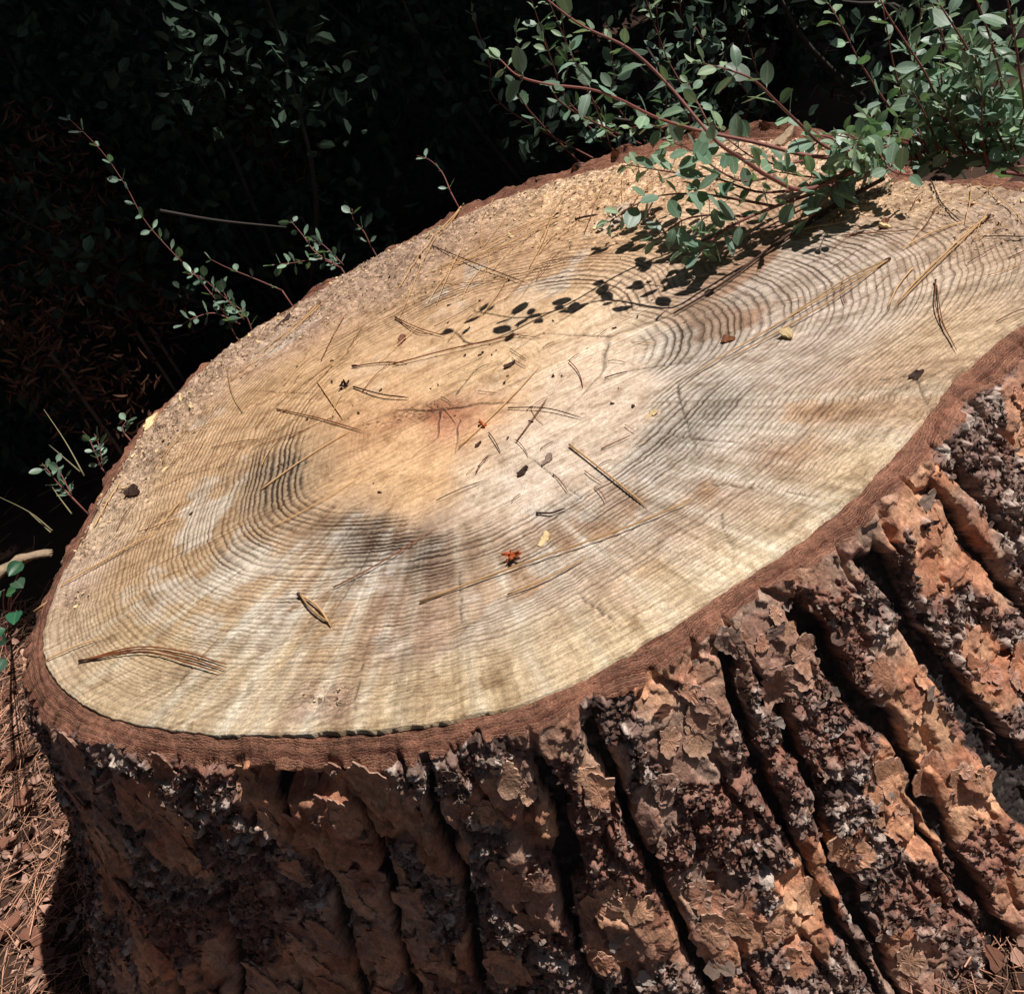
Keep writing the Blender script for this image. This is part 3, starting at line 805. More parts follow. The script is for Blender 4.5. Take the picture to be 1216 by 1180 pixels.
# ------------------------------------------------------------------ cut rim of the bark
NRM = 26
tr = np.linspace(0, 1, NRM)[:, None]
ri = RW(TB)[None, :] - 0.004; ro = RB[0][None, :]
zi = np.full(NC, H - 0.0032) - 0.010 * sstep(-.25, .45, np.sin(TB + R(15))); zo = ZT[0]
def ring_smooth(v, n):
    k = np.hanning(2 * n + 3)[1:-1]; k /= k.sum()
    return np.convolve(np.concatenate([v[-n:], v, v[:n]]), k, 'valid')
ros = np.minimum(ring_smooth(RB[0], 22), RB[0] + .004)[None]; zos = ring_smooth(ZT[0], 22)
bl = sstep(.72, 1.0, tr)
rr = ri + (ros * (1 - bl) + ro * bl - ri) * tr
zz = zi[None] + ((zos * (1 - bl) + zo * bl) - zi[None]) * tr ** 1.6
rx = np.cos(TB)[None] * rr; ry = np.sin(TB)[None] * rr
inn = np.sin(np.pi * tr)
zz = zz + inn * (0.006 * (fbm(rx * 60, ry * 60, 301, 4) - 0.5) + 0.0005 * np.sin((rr - ri) * 900 + 5 * fbm(rx * 30, ry * 30, 311, 3)))
lamv = (rr - ri) + 0.012 * (fbm(rx * 20, ry * 20, 321, 4) - .5)
rv = np.stack([rx, ry, zz], -1).reshape(-1, 3)
obj('bark_rim', make_mesh('bark_rim', rv, grid_faces(NRM, NC, True)[:, ::-1], M['rim'], True, dict(lam=lamv.ravel())), stump)

# ------------------------------------------------------------------ flakes and crumbs on the bark
def flake_verts(n, seed):
    """n x n curled scale, unit size, lying in xy with its hinge at +y"""
    r_ = np.random.default_rng(seed)
    u, v = np.meshgrid(np.linspace(-1, 1, n), np.linspace(-1, 1, n))
    a = np.arctan2(v, u); m = np.maximum(abs(u), abs(v))
    ph = r_.uniform(0, 6.3, 4)
    rad = m * (0.75 + 0.18 * np.sin(2 * a + ph[0]) + 0.14 * np.sin(3 * a + ph[1]) + 0.10 * np.sin(5 * a + ph[2]))
    x = np.cos(a) * rad; y = np.sin(a) * rad
    z = 0.22 * (x * np.cos(ph[3]) + y * np.sin(ph[3])) ** 2 * r_.uniform(.2, 1.4) + 0.10 * r_.standard_normal(x.shape) * m * 0.6
    return np.stack([x, y, z], -1).reshape(-1, 3)
FLV = [flake_verts(5, 500 + i) for i in range(14)]
FLF = grid_faces(5, 5)
def solid(v, f, n, t):
    """give a flake sheet thickness"""
    k = len(v)
    low = v.copy(); low[:, 2] -= t; low[:, :2] *= 0.93
    rim_ = [i for i in range(n)] + [i * n + n - 1 for i in range(1, n)] + [(n - 1) * n + i for i in range(n - 2, -1, -1)] + [i * n for i in range(n - 2, 0, -1)]
    side = np.array([[rim_[(i + 1) % len(rim_)], rim_[i], rim_[i] + k, rim_[(i + 1) % len(rim_)] + k] for i in range(len(rim_))])
    return np.vstack([v, low]), np.vstack([f, f[:, ::-1] + k, side])
FLM = []
for i, v in enumerate(FLV):
    tone = [C_or, C_or2, C_gr, C_red, C_lt, C_pu, C_gr][i % 7] * 1.15
    vv, f_ = solid(v, FLF, 5, 0.12)
    FLM.append(make_mesh('bark_flake', vv, f_, M['bark'], False, dict(bark_col=np.tile(np.append(tone, 1), (len(vv), 1)))))
# surface frame of the relief
dRt = np.gradient(RB, axis=1) / np.gradient(TB)[None, :]
front = np.where((TB > R(-170)) & (TB < R(10)))[0]
frng = np.random.default_rng(12)
def bark_spot(need):
    while True:
        i = frng.integers(8, NZ - 12); j = frng.choice(front)
        if need(i, j): return i, j
def bark_frame(i, j):
    p = np.array([BX[i, j], BY[i, j], ZT[i, j]])
    nrm = np.array([math.cos(TB[j]), math.sin(TB[j]), 0.15]); nrm /= np.linalg.norm(nrm)
    down = np.array([0, 0, -1.0]); side = np.cross(down, nrm); side /= np.linalg.norm(side)
    down = np.cross(nrm, side)
    return p, side, -down, nrm
def rot_frame(side, up, nrm, tilt, spin, roll):
    m = np.stack([side, up, nrm], 1)
    cs, sn = math.cos(spin), math.sin(spin)
    m = m @ np.array([[cs, -sn, 0], [sn, cs, 0], [0, 0, 1]])
    ct, st = math.cos(tilt), math.sin(tilt)
    m = m @ np.array([[1, 0, 0], [0, ct, -st], [0, st, ct]])
    cr, sr = math.cos(roll), math.sin(roll)
    return m @ np.array([[cr, 0, sr], [0, 1, 0], [-sr, 0, cr]])
# broad thin scales lying in layers on the smooth plates
def box(a, n, ax):
    p = np.concatenate([np.take(a, range(n), ax)[::-1] if ax == 0 else np.take(a, range(-n, 0), ax), a, np.take(a, range(-n, 0), ax)[::-1] if ax == 0 else np.take(a, range(n), ax)], ax)
    c = np.cumsum(p, ax)
    hi = np.take(c, range(2 * n, c.shape[ax]), ax); lo = np.concatenate([np.zeros_like(np.take(c, [0], ax)), np.take(c, range(0, c.shape[ax] - 2 * n - 1), ax)], ax)
    return (hi - lo) / (2 * n + 1)
RBs = box(box(box(box(RB, 6, 0), 6, 1), 5, 0), 5, 1)
DZ = 0.0014; DT = 0.0014 / RS
nA, nR = 40, 5
for k in range(270):
    while True:
        i = frng.integers(10, NZ - 24); j = frng.choice(front)
        if plate[i, j] > .93 and smooth[i, j] > frng.uniform(.25, .8): break
    size = .005 + .011 * frng.random() ** 1.5
    ph = frng.uniform(0, 6.3, 5)
    a_ = np.linspace(0, 2 * np.pi, nA, endpoint=False)
    out_ = 1 + .16 * np.sin(2 * a_ + ph[0]) + .10 * np.sin(3 * a_ + ph[1]) + .05 * np.sin(5 * a_ + ph[2]) + .06 * np.sin(9 * a_ + ph[4]) + .07 * frng.standard_normal(nA)
    out_ = np.clip(out_, .45, 1.6)
    th_ = frng.uniform(.0006, .0014); lift = frng.uniform(.0004, .0016); curl_ = frng.uniform(.0, .0030)
    asp_ = frng.uniform(1.0, 1.7)
    tops = []; rads = np.concatenate([np.linspace(0.02, 1, nR)])
    for q, f_ in enumerate(rads):
        s_ = np.cos(a_) * out_ * f_ * size; z_ = np.sin(a_) * out_ * f_ * size * asp_
        ii = np.clip(np.round(i - z_ / DZ).astype(int), 1, NZ - 3); jj = np.clip(np.round(j + s_ / .0014).astype(int), 0, len(thf) - 1)
        rad_ = RBs[ii, jj]
        rad_ = np.maximum(rad_, RBs[i, j] - .0025) + th_ + lift + curl_ * f_ ** 3 * (.35 + .65 * np.sin(a_ + ph[3]) ** 2) * (z_ < 0)
        tt_ = TB[j] + s_ / RS
        tops.append(np.stack([np.cos(tt_) * rad_, np.sin(tt_) * rad_, ZT[i, j] + z_], -1))
    top_ = np.array(tops)
    nrm_ = np.array([math.cos(TB[j]), math.sin(TB[j]), 0])
    low_ = top_[-1] - nrm_ * th_; low2 = (top_[-1] * .75 + top_[0] * .25) - nrm_ * (th_ + lift + .002)
    vv = np.concatenate([top_.reshape(-1, 3), low_, low2])
    ff = grid_faces(nR + 2, nA, True)
    tone = (.45 * [C_or, C_or, C_or2, C_gr, C_or2, C_red, C_or2][frng.integers(7)] + .55 * sm_c[i, j]) * frng.uniform(.95, 1.4) * 1.1
    edge_t = tone * .75 + C_lt * .30
    cols_ = np.concatenate([np.tile(tone, ((nR - 1) * nA, 1)), np.tile(edge_t, (nA, 1)), np.tile(edge_t * .8, (2 * nA, 1))])
    obj('bark_scale', make_mesh('bark_scale', vv, [ff, np.arange(nA)[None, ::-1]], M['bark'], False, dict(bark_col=np.concatenate([cols_, np.ones((len(vv), 1))], 1))), stump)
for k in range(280):
    i, j = bark_spot(lambda i, j: plate[i, j] > .9 and (TB[j] > R(-125) or frng.random() < .4))
    p, sd, up_, nr = bark_frame(i, j)
    m = rot_frame(sd, up_, nr, frng.uniform(-.3, .12), frng.uniform(0, 6.3), frng.uniform(-.2, .2))
    s_ = frng.uniform(.0050, .0095) * (1.5 if frng.random() < .15 else 1)
    o = obj('bark_flake', FLM[frng.integers(14)], stump)
    p = p + nr * s_ * 0.05
    o.matrix_local = Matrix(((m[0, 0] * s_, m[0, 1] * s_, m[0, 2] * s_, p[0]), (m[1, 0] * s_, m[1, 1] * s_, m[1, 2] * s_, p[1]), (m[2, 0] * s_, m[2, 1] * s_, m[2, 2] * s_, p[2]), (0, 0, 0, 1)))
CR3 = [flake_verts(3, 800 + i) * np.array([1, 1, 2.0]) for i in range(20)]
CF3 = grid_faces(3, 3)
cv, cf, cc_ = [], [], []
pal = np.array([C_dk, C_pu, C_gr, C_lt, C_red, C_red, C_gr, C_pu]) * 0.9
n0 = 0
for k in range(22000):
    i, j = bark_spot(lambda i, j: crumb[i, j] > .5 and plate[i, j] > .35)
    p, sd, up_, nr = bark_frame(i, j)
    m = rot_frame(sd, up_, nr, frng.uniform(-.7, .5), frng.uniform(0, 6.3), frng.uniform(-.6, .6))
    s_ = .0014 + .0030 * frng.random()
    v = (m @ (CR3[frng.integers(20)] * s_).T).T + p + nr * s_ * frng.uniform(0, .5)
    cv.append(v); cf.append(CF3 + n0); n0 += 9
    red = cr_c[i, j]
    c_ = pal[frng.integers(8)] * 0.6 + red * 0.4 * .85
    cc_.append(np.tile(np.append(c_, 1), (9, 1)))
tag(obj('bark_crumbs', make_mesh('bark_crumbs', np.vstack(cv), np.vstack(cf), M['bark'], False, dict(bark_col=np.vstack(cc_))), stump), kind='stuff')

# ================================================================== THINGS LYING ON THE FACE
def tube(pts, radii, sides=6):
    pts = np.asarray(pts, float); n = len(pts)
    t = np.gradient(pts, axis=0); t /= np.linalg.norm(t, axis=1)[:, None] + 1e-12
    ref = np.array([0, 0, 1.0]) if abs(t[0, 2]) < 0.9 else np.array([1.0, 0, 0])
    a = np.cross(t, ref); a /= np.linalg.norm(a, axis=1)[:, None] + 1e-12
    b = np.cross(t, a)
    ang = np.linspace(0, 2 * np.pi, sides, endpoint=False)
    v = pts[:, None, :] + np.asarray(radii)[:, None, None] * (np.cos(ang)[None, :, None] * a[:, None, :] + np.sin(ang)[None, :, None] * b[:, None, :])
    f = [grid_faces(n, sides, True), np.arange(sides)[None, ::-1], (np.arange(sides) + (n - 1) * sides)[None]]
    return v.reshape(-1, 3), f

def smooth_path(pts, n):
    pts = np.asarray(pts, float)
    d = np.concatenate([[0], np.cumsum(np.linalg.norm(np.diff(pts, axis=0), axis=1))])
    if len(pts) == 2:
        u = np.linspace(0, 1, n)[:, None]
        return pts[0] * (1 - u) + pts[1] * u
    # Catmull-Rom
    P = np.vstack([2 * pts[0] - pts[1], pts, 2 * pts[-1] - pts[-2]])
    out = []
    for q in np.linspace(0, len(pts) - 1, n):
        i = min(int(q), len(pts) - 2); t = q - i
        p0, p1, p2, p3 = P[i], P[i + 1], P[i + 2], P[i + 3]
        out.append(0.5 * (2 * p1 + (p2 - p0) * t + (2 * p0 - 5 * p1 + 4 * p2 - p3) * t * t + (3 * p1 - p0 - 3 * p2 + p3) * t ** 3))
    return np.array(out)

nrng = random.Random(21)
def needle_mesh(name, px, mat, rad=.0007, lift=(.0006, .0022), bend=.006, n=12):
    w = [at_h(*p) for p in px]
    pts = smooth_path(w, n)
    if len(px) == 2:
        t = pts[-1] - pts[0]
        nrm = np.array([-t[1], t[0], 0]); nrm /= np.linalg.norm(nrm) + 1e-9
        L = np.linalg.norm(t)
        pts = pts + nrm * (np.sin(np.linspace(0, np.pi, n)) * nrng.uniform(-1, 1) * min(bend, L * .06))[:, None]
    lf = np.linspace(nrng.uniform(*lift), nrng.uniform(*lift), n) + np.sin(np.linspace(0, np.pi, n)) * nrng.uniform(0, .0015)
    zf = np.array([face_z(p[0], p[1]) for p in pts])
    # the needle is stiff: it rests on the high points
    k = np.linspace(zf[0], zf[-1], n)
    pts[:, 2] = np.maximum(k, zf) * .5 + np.maximum(k, zf).max() * .15 + np.maximum(k, zf) * .35 + lf + rad
    base = pts[0].copy()
    r_ = rad * np.concatenate([[1.25, 1.2], np.full(n - 4, 1.0), [.85, .35]])
    v, f = tube(pts - base, r_, 5)
    return make_mesh(name, v, f, M[mat], True), base

def needle(px, label, mat='straw', rad=.0007, group=None, name='pine_needle', cat='pine needle', **kw):
    me, base = needle_mesh(name, px, mat, rad * .8, **kw)
    return tag(obj(name, me, None, base), label, cat, group)

def bundle(paths_, label, mat='straw', rad=.0007, sheath=True, cat='needle bundle'):
    b0 = at_h(*paths_[0][0]); b0[2] = face_z(b0[0], b0[1])
    rad *= .8
    root_ = empty('pine_needle_bundle', b0)
    tag(root_, label, cat)
    for p in paths_:
        me, base = needle_mesh('needle', p, mat, rad)
        obj('needle', me, root_, base - b0)
    if sheath:
        p = paths_[0]
        q = (p[0][0] + (p[1][0] - p[0][0]) * .1, p[0][1] + (p[1][1] - p[0][1]) * .1)
        me, base = needle_mesh('sheath', [p[0], q], 'dark', rad * 1.7, n=6)
        obj('sheath', me, root_, base - b0)
    return root_

bundle([[(1058, 310), (975, 358), (813, 453)], [(1058, 310), (1000, 338), (915, 392)], [(1056, 311), (985, 362), (860, 432)]], 'long straw pair of needles lying across the brown rings, widest bundle on the stump', 'straw', .0009)
bundle([[(95, 786), (160, 770), (215, 775), (272, 792)], [(95, 786), (165, 773), (220, 782), (268, 797)], [(95, 786), (170, 776), (225, 790), (262, 801)]], 'curved reddish three needle bundle near the lower left wood edge', 'brown', .0009)
bundle([[(357, 709), (395, 747)], [(359, 709), (397, 745)]], 'short thick straw needle pair below the dark ring patch', 'straw', .0012)
bundle([[(420, 438), (482, 434)], [(468, 436), (540, 418), (627, 398)]], 'dark needle pair with black base on the orange heartwood', 'brown', .0009)
bundle([[(382, 360), (330, 405), (269, 459)], [(384, 362), (335, 408), (285, 445)], [(380, 362), (350, 392), (300, 425)]], 'sheaf of tan needles running along the upper left rim', 'straw', .0008)
bundle([[(665, 257), (590, 292), (512, 334)], [(668, 262), (600, 295), (505, 328)], [(655, 268), (590, 300), (535, 318)], [(640, 262), (580, 290), (520, 322)]], 'bright orange straw sheaf on the far side of the cut face', 'straw', .0008)
bundle([[(548, 236), (513, 295), (475, 378)], [(545, 240), (505, 300), (470, 350)]], 'pale needle pair crossing the crumbly rim at its far edge', 'straw', .0008)
bundle([[(397, 430), (360, 460), (325, 486)], [(398, 432), (350, 465), (322, 492)], [(396, 436), (372, 462), (345, 478)]], 'tan needle trio beside the orange heartwood, upper left of it', 'straw', .0007)
bundle([[(470, 378), (500, 392), (529, 401)], [(472, 379), (495, 396), (515, 398)]], 'forked brown needle pair above the dark debris on the heartwood', 'brown', .0008)
bundle([[(1176, 257), (1120, 312), (1062, 368)], [(1174, 258), (1105, 322), (1066, 362)]], 'long straw pair slanting across the pale right end of the stump', 'straw', .0009)
bundle([[(1112, 336), (1113, 372), (1137, 420)], [(1113, 342), (1120, 385), (1133, 412)]], 'thin bent brown pair of needles near the right wood edge', 'brown', .0006)
for px, lab_, mat, rad in [
    ([(34, 719), (110, 676), (187, 631)], 'long straw needle reaching over the red bark at the left end', 'straw', .0011),
    ([(186, 628), (215, 595)], 'short straw needle continuing the long one on the left', 'straw', .0008),
    ([(51, 787), (118, 759)], 'straw needle ending at the wood edge above the curved bundle', 'straw', .0010),
    ([(311, 582), (417, 513)], 'pale straw needle crossing the dark turning rings', 'straw', .0010),
    ([(325, 628), (428, 568)], 'thin tan needle just above the dark ring patch', 'straw', .0007),
    ([(330, 488), (432, 514)], 'brown needle with dark tip left of the pith', 'brown', .0009),
    ([(378, 455), (408, 499)], 'short straw needle standing across the brown needle by the pith', 'straw', .0008),
    ([(500, 717), (612, 676), (735, 633), (825, 595)], 'longest straw needle, running from under the rust coloured scale to the right', 'straw', .0010),
    ([(604, 708), (696, 664)], 'straw needle parallel to the longest one, just below it', 'straw', .0008),
    ([(678, 532), (722, 566), (769, 603)], 'bold straw needle sloping down right in the grey middle of the face', 'straw', .0011),
    ([(398, 701), (520, 628)], 'dark thin needle over the dark ring patch', 'brown', .0007),
    ([(546, 534), (642, 438)], 'straw needle leaning up right from the curled rust leaf', 'straw', .0008),
    ([(615, 527), (652, 475)], 'fine brown needle alone right of the curled rust leaf', 'brown', .0007),
    ([(605, 487), (650, 489), (692, 499)], 'thin dark needle lying flat right of the pith', 'dark', .0007),
    ([(638, 611), (655, 612), (673, 606)], 'short black curved needle on the grey wood', 'dark', .0010),
    ([(110, 623), (128, 590), (144, 565)], 'straw needle beside the dark scrap at the left rim', 'straw', .0009),
    ([(189, 541), (225, 516), (266, 500)], 'arched tan needle on the pale left rim', 'straw', .0007),
    ([(515, 295), (570, 318), (626, 338)], 'dark brown needle under the orange straw sheaf', 'dark', .0008),
    ([(525, 338), (612, 332)], 'tan needle lying level on the far heartwood edge', 'straw', .0007),
    ([(1142, 265), (1070, 300)], 'straw needle shorter than the slanting pair on the right', 'straw', .0008),
    ([(1105, 210), (1120, 245), (1142, 265)], 'dark bent needle by the red rim at top right', 'dark', .0008),
    ([(1153, 218), (1146, 268)], 'pale upright needle by the red rim at top right', 'straw', .0007),
    ([(1000, 281), (1110, 273)], 'fine tan needle lying level over the brown rings', 'brown', .0006),
    ([(1085, 321), (1055, 367)], 'small straw needle below the end of the long pair', 'straw', .0008),
    ([(1165, 283), (1222, 284)], 'dark needle at the right edge of the face', 'dark', .0007),
    ([(1160, 214), (1222, 268)], 'thin straw needle along the red rim at top right', 'straw', .0006),
    ([(520, 597), (575, 575)], 'dark fine needle under the heartwood', 'dark', .0005),
    ([(567, 565), (583, 543)], 'tiny brown needle below the curled rust leaf', 'brown', .0006),
    ([(582, 517), (596, 541)], 'tiny dark needle beside the curled rust leaf', 'dark', .0006),
    ([(421, 462), (455, 472), (487, 475)], 'black stalk reaching from the dark debris towards the pith', 'dark', .0010),
    ([(677, 432), (693, 462)], 'short brown needle in the middle of the pale wood', 'brown', .0006),
    ([(719, 451), (746, 443)], 'short dark needle beside the forked crack', 'dark', .0007),
    ([(715, 536), (751, 520)], 'fine grey brown needle above the bold straw one', 'brown', .0006),
    ([(684, 263), (711, 259)], 'short black twig bit on the far tan wood', 'dark', .0016)]:
    needle(px, lab_, mat, rad)
for k in range(26):
    px = nrng.uniform(520, 760); py = nrng.uniform(400, 600)
    a = nrng.choice([-.6, -.5, -.7, .6, .9, .1]); L = nrng.uniform(12, 30)
    needle([(px, py), (px + L * math.cos(a), py + L * math.sin(a))], 'tiny needle scrap scattered on the smooth middle of the sawn face', nrng.choice(['brown', 'dark', 'straw']), .00045, 'needle scraps on the middle of the face')
for k in range(60):
    t = nrng.random()
    px = 100 + 640 * t + nrng.uniform(-20, 40); py = 640 - 430 * t ** .85 + nrng.uniform(-12, 60)
    a = nrng.gauss(-.75, .35); L = nrng.uniform(25, 75)
    needle([(px, py), (px + L * math.cos(a), py + L * math.sin(a))], 'fine tan needle among many along the crumbly far rim of the stump', nrng.choice(['straw', 'straw', 'brown']), .00055, 'fine needles along the crumbly rim')
for k in range(24):
    px = nrng.uniform(900, 1200); py = nrng.uniform(225, 400)
    a = nrng.gauss(-.6, .5); L = nrng.uniform(20, 60)
    needle([(px, py), (px + L * math.cos(a), py + L * math.sin(a))], 'fine needle scattered over the brown right end of the face', nrng.choice(['straw', 'straw', 'brown']), .0005, 'fine needles on the right end')

def chip_thing(px, py, size, label, mat, cat='wood chip', name='wood_chip', asp=.6, seed=0, spin=0., tilt=.25, thick=.25, group=None):
    v = flake_verts(5, 900 + seed); v[:, 1] *= asp; v[:, 2] *= .8
    v, f = solid(v * size, FLF, 5, size * thick)
    p = at_h(px, py); p[2] = face_z(p[0], p[1]) + size * thick * .8 + size * .10
    o = obj(name, make_mesh(name, v, f, M[mat], False), None, p)
    o.rotation_euler = (tilt, -tilt * .5, spin)
    return tag(o, label, cat, group)
chip_thing(158, 584, .013, 'dark star shaped scrap of bark on the pale left rim', 'dark', 'bark scrap', 'bark_scrap', .8, 1, .4, .35)
chip_thing(337, 382, .016, 'long dark sliver of bark on the upper left rim', 'dark', 'bark scrap', 'bark_scrap', .3, 2, .5, .2)
chip_thing(648, 641, .008, 'small cream chip between the black curved needle and the rust scale', 'chip', seed=3, spin=.3, tilt=.5)
chip_thing(775, 494, .007, 'cream chip on the pale wood left of the thin crack', 'chip', seed=4, tilt=.6)
chip_thing(652, 549, .009, 'dark grey chip on the grey middle of the face', 'deadwood', seed=5, asp=.5, spin=.3)
chip_thing(622, 564, .009, 'blackish scrap left of the dark grey chip', 'dark', 'bark scrap', 'bark_scrap', .4, 6, .2)
chip_thing(936, 399, .0075, 'white lump below the long straw needle pair', 'chip', seed=7, asp=.9, tilt=.4, thick=.8)
chip_thing(864, 404, .008, 'small brown ring shaped scrap above the long straw needle pair', 'brown', 'bark scrap', 'bark_scrap', .8, 8)
chip_thing(1089, 447, .009, 'dark brown chip near the right wood edge', 'dark', 'bark scrap', 'bark_scrap', .45, 9, .1, .5)
chip_thing(478, 406, .010, 'crumpled dark brown scrap above the dark needle pair', 'brown', 'bark scrap', 'bark_scrap', .6, 10, .9, .6)
chip_thing(606, 436, .008, 'black crumb on the tan wood', 'dark', 'bark scrap', 'bark_scrap', .5, 11, .2)
chip_thing(175, 497, .017, 'white flat chip on the left rim edge', 'chip', seed=12, spin=.6, asp=.5)
chip_thing(930, 160, .024, 'cream slab of splintered wood on the far red rim', 'palewood', seed=13, spin=.4, asp=.45, thick=.3)
chip_thing(575, 506, .009, 'curled rust coloured leaf fragment right of the pith', 'rust', 'leaf fragment', 'leaf_fragment', .4, 14, 1.9, .7)
chip_thing(569, 530, .005, 'dark seed under the curled rust leaf fragment', 'dark', 'seed', 'seed', .6, 15, .5, .1)
chip_thing(1050, 268, .008, 'dark crumb with brown side on the far right wood', 'brown', 'bark scrap', 'bark_scrap', .7, 16, .5, .5)
# rust coloured cone scale cluster
def cluster(px, py, n, size, label, mats, name, cat, seed):
    r_ = random.Random(seed)
    p0 = at_h(px, py); p0[2] = face_z(p0[0], p0[1])
    e = empty(name, p0); tag(e, label, cat)
    for k in range(n):
        v = flake_verts(5, 950 + seed * 7 + k); v[:, 1] *= .6
        v, f = solid(v * size * r_.uniform(.6, 1.1), FLF, 5, size * .15)
        a = k * 6.283 / n
        o = obj('scale', make_mesh('scale', v, f, M[r_.choice(mats)], False), e, (math.cos(a) * size * .6, math.sin(a) * size * .6, size * r_.uniform(.5, 1.1)))
        o.rotation_euler = (r_.uniform(-.9, .9), r_.uniform(-.9, .9), a)
cluster(611, 664, 7, .0062, 'rust coloured cone scale standing on the long straw needle', ['rust', 'rust', 'brown'], 'cone_scale', 'cone scale', 1)
cluster(411, 461, 5, .0055, 'dark flower like debris left of the pith', ['dark', 'dark', 'brown'], 'flower_debris', 'debris', 2)

CRM = []
for k in range(5):
    v, f = solid(flake_verts(5, 1200 + k) * np.array([1, .5, 1]), FLF, 5, .3)
    CRM.append(make_mesh('bark_crumb', v, f, M['dark'], False))
for k in range(70):
    px = nrng.gauss(540, 130); py = nrng.gauss(430, 70) - (px - 540) * .25
    p = at_h(px, py); s_ = nrng.uniform(.0012, .0034)
    if math.hypot(p[0], p[1]) > .44: continue
    o = obj('bark_crumb', CRM[k % 5], None, (p[0], p[1], face_z(p[0], p[1]) + s_ * .4))
    o.scale = (s_, s_, s_); o.rotation_euler = (nrng.uniform(-.3, .3), nrng.uniform(-.3, .3), nrng.uniform(0, 6.3))
    tag(o, 'tiny dark crumb scattered on the smooth heartwood of the stump', 'crumb', 'dark crumbs on the heartwood')

# sawdust and splinters
sv, sf_, n0 = [], [], 0
srng = np.random.default_rng(31)
cand_i, cand_j = np.where(chip > 0.35)
area = (RR * RPT[None]) [cand_i, cand_j]
pr = area * chip[cand_i, cand_j]; pr /= pr.sum()
pick = srng.choice(len(cand_i), 6000, p=pr)
for q in pick:
    i, j = cand_i[q], cand_j[q]
    s_ = .0007 + .0026 * srng.random() ** 2.2
    v = CR3[srng.integers(20)] * s_ * np.array([1, srng.uniform(.3, .8), 1])
    m = rot_frame(np.array([1., 0, 0]), np.array([0, 1., 0]), np.array([0, 0, 1.]), srng.uniform(-.7, .7), srng.uniform(0, 6.3), srng.uniform(-.7, .7))
    v = (m @ v.T).T + np.array([FX[i, j] + srng.uniform(-.001, .001), FY[i, j] + srng.uniform(-.001, .001), FZ[i, j] + s_ * .5])
    sv.append(v); sf_.append(CF3 + n0); n0 += 9
tag(obj('sawdust', make_mesh('sawdust', np.vstack(sv), np.vstack(sf_), M['sawdust'], False)), 'pale sawdust and crushed splinters along the rough far rim', 'sawdust', kind='stuff')
for k in range(40):
    q = srng.choice(len(cand_i), p=pr); i, j = cand_i[q], cand_j[q]
    s_ = srng.uniform(.004, .008)
    v, f = solid(flake_verts(5, 990 + k % 9) * s_ * np.array([1, .5, 1]), FLF, 5, s_ * .25)
    o = obj('wood_splinter', make_mesh('wood_splinter', v, f, M['chip'], False), None, (FX[i, j], FY[i, j], FZ[i, j] + s_ * .25))
    o.rotation_euler = (srng.uniform(-.5, .5), srng.uniform(-.5, .5), srng.uniform(0, 6))
    tag(o, 'small pale wood splinter lying in the sawdust of the rough rim', 'splinter', 'splinters on the rough rim')

# ================================================================== GROUND
gx = np.concatenate([np.linspace(-60, -3, 30), np.linspace(-2.9, 2.9, 190), np.linspace(3, 60, 30)])
gy = np.concatenate([np.linspace(-60, -2.6, 28), np.linspace(-2.5, 4.2, 210), np.linspace(4.4, 60, 40)])
GX, GY = np.meshgrid(gx, gy)
def ground_z(x, y):
    x = np.asarray(x, float); y = np.asarray(y, float)
    near = 0.05 * (fbm(x * 1.7 + 50, y * 1.7 + 50, 400, 3) - .5) + 0.018 * (fbm(x * 14 + 50, y * 14 + 50, 410, 3) - .5)
    r = np.hypot(x, y)
    near = near * sstep(.5, 1.1, r) + 0.008 * (fbm(x * 20 + 50, y * 20 + 50, 420, 2) - .5)
    bank = 2.2 * sstep(2.6, 7.5, y + .25 * x * 0 + .8 * (fbm(x * .5 + 9, y * .5 + 9, 430, 2) - .5)) + 6 * sstep(7, 30, y)
    return near + bank
GZ = ground_z(GX, GY)
obj_g = obj('ground', make_mesh('ground', np.stack([GX, GY, GZ], -1).reshape(-1, 3), grid_faces(len(gy), len(gx)), M['soil'], True))
tag(obj_g, 'brown forest floor around the stump', kind='structure')

# needle litter
lv, lf, n0 = [], [], 0
lrng = np.random.default_rng(41)
N3 = np.array([[-1, -1, 0], [1, -1, 0], [0, 1, 0]])
def add_litter(x, y, L, rad, zoff=0.0):
    global n0
    a = lrng.uniform(0, 6.3); el = lrng.normal(0, .16)
    d = np.array([math.cos(a) * math.cos(el), math.sin(a) * math.cos(el), math.sin(el)])
    b = lrng.normal(0, .12) * L
    s = np.array([-d[1], d[0], 0])
    c = np.array([x, y, float(ground_z(x, y)) + zoff + abs(el) * L * .4 + rad])
    pts = np.array([c - d * L / 2, c + s * b * .5, c + d * L / 2])
    v, f = tube(pts, [rad, rad, rad * .5], 3)
    lv.append(v); lf.append(f[0] + n0); n0 += len(v)
def stump_r(x, y):
    a = math.atan2(y, x)
    return float(RW(np.array([a]))[0]) + .085
cnt_ = 0
while cnt_ < 9500:
    if cnt_ < 6500:
        x = lrng.uniform(-1.35, -.45); y = lrng.uniform(-.55, .75)
    elif cnt_ < 8200:
        x = lrng.uniform(.05, .6); y = lrng.uniform(-.85, -.45)
    else:
        x = lrng.uniform(-2.4, 1.2); y = lrng.uniform(-.8, 1.8)
    if math.hypot(x, y) < stump_r(x, y) - .02: continue
    add_litter(x, y, lrng.uniform(.025, .09), lrng.uniform(.0004, .00085), lrng.uniform(0, .012))
    cnt_ += 1
tag(obj('needle_litter', make_mesh('needle_litter', np.vstack(lv), np.vstack(lf), M['litter'], True)), 'fallen brown pine needles covering the ground round the stump', 'needle litter', kind='stuff')

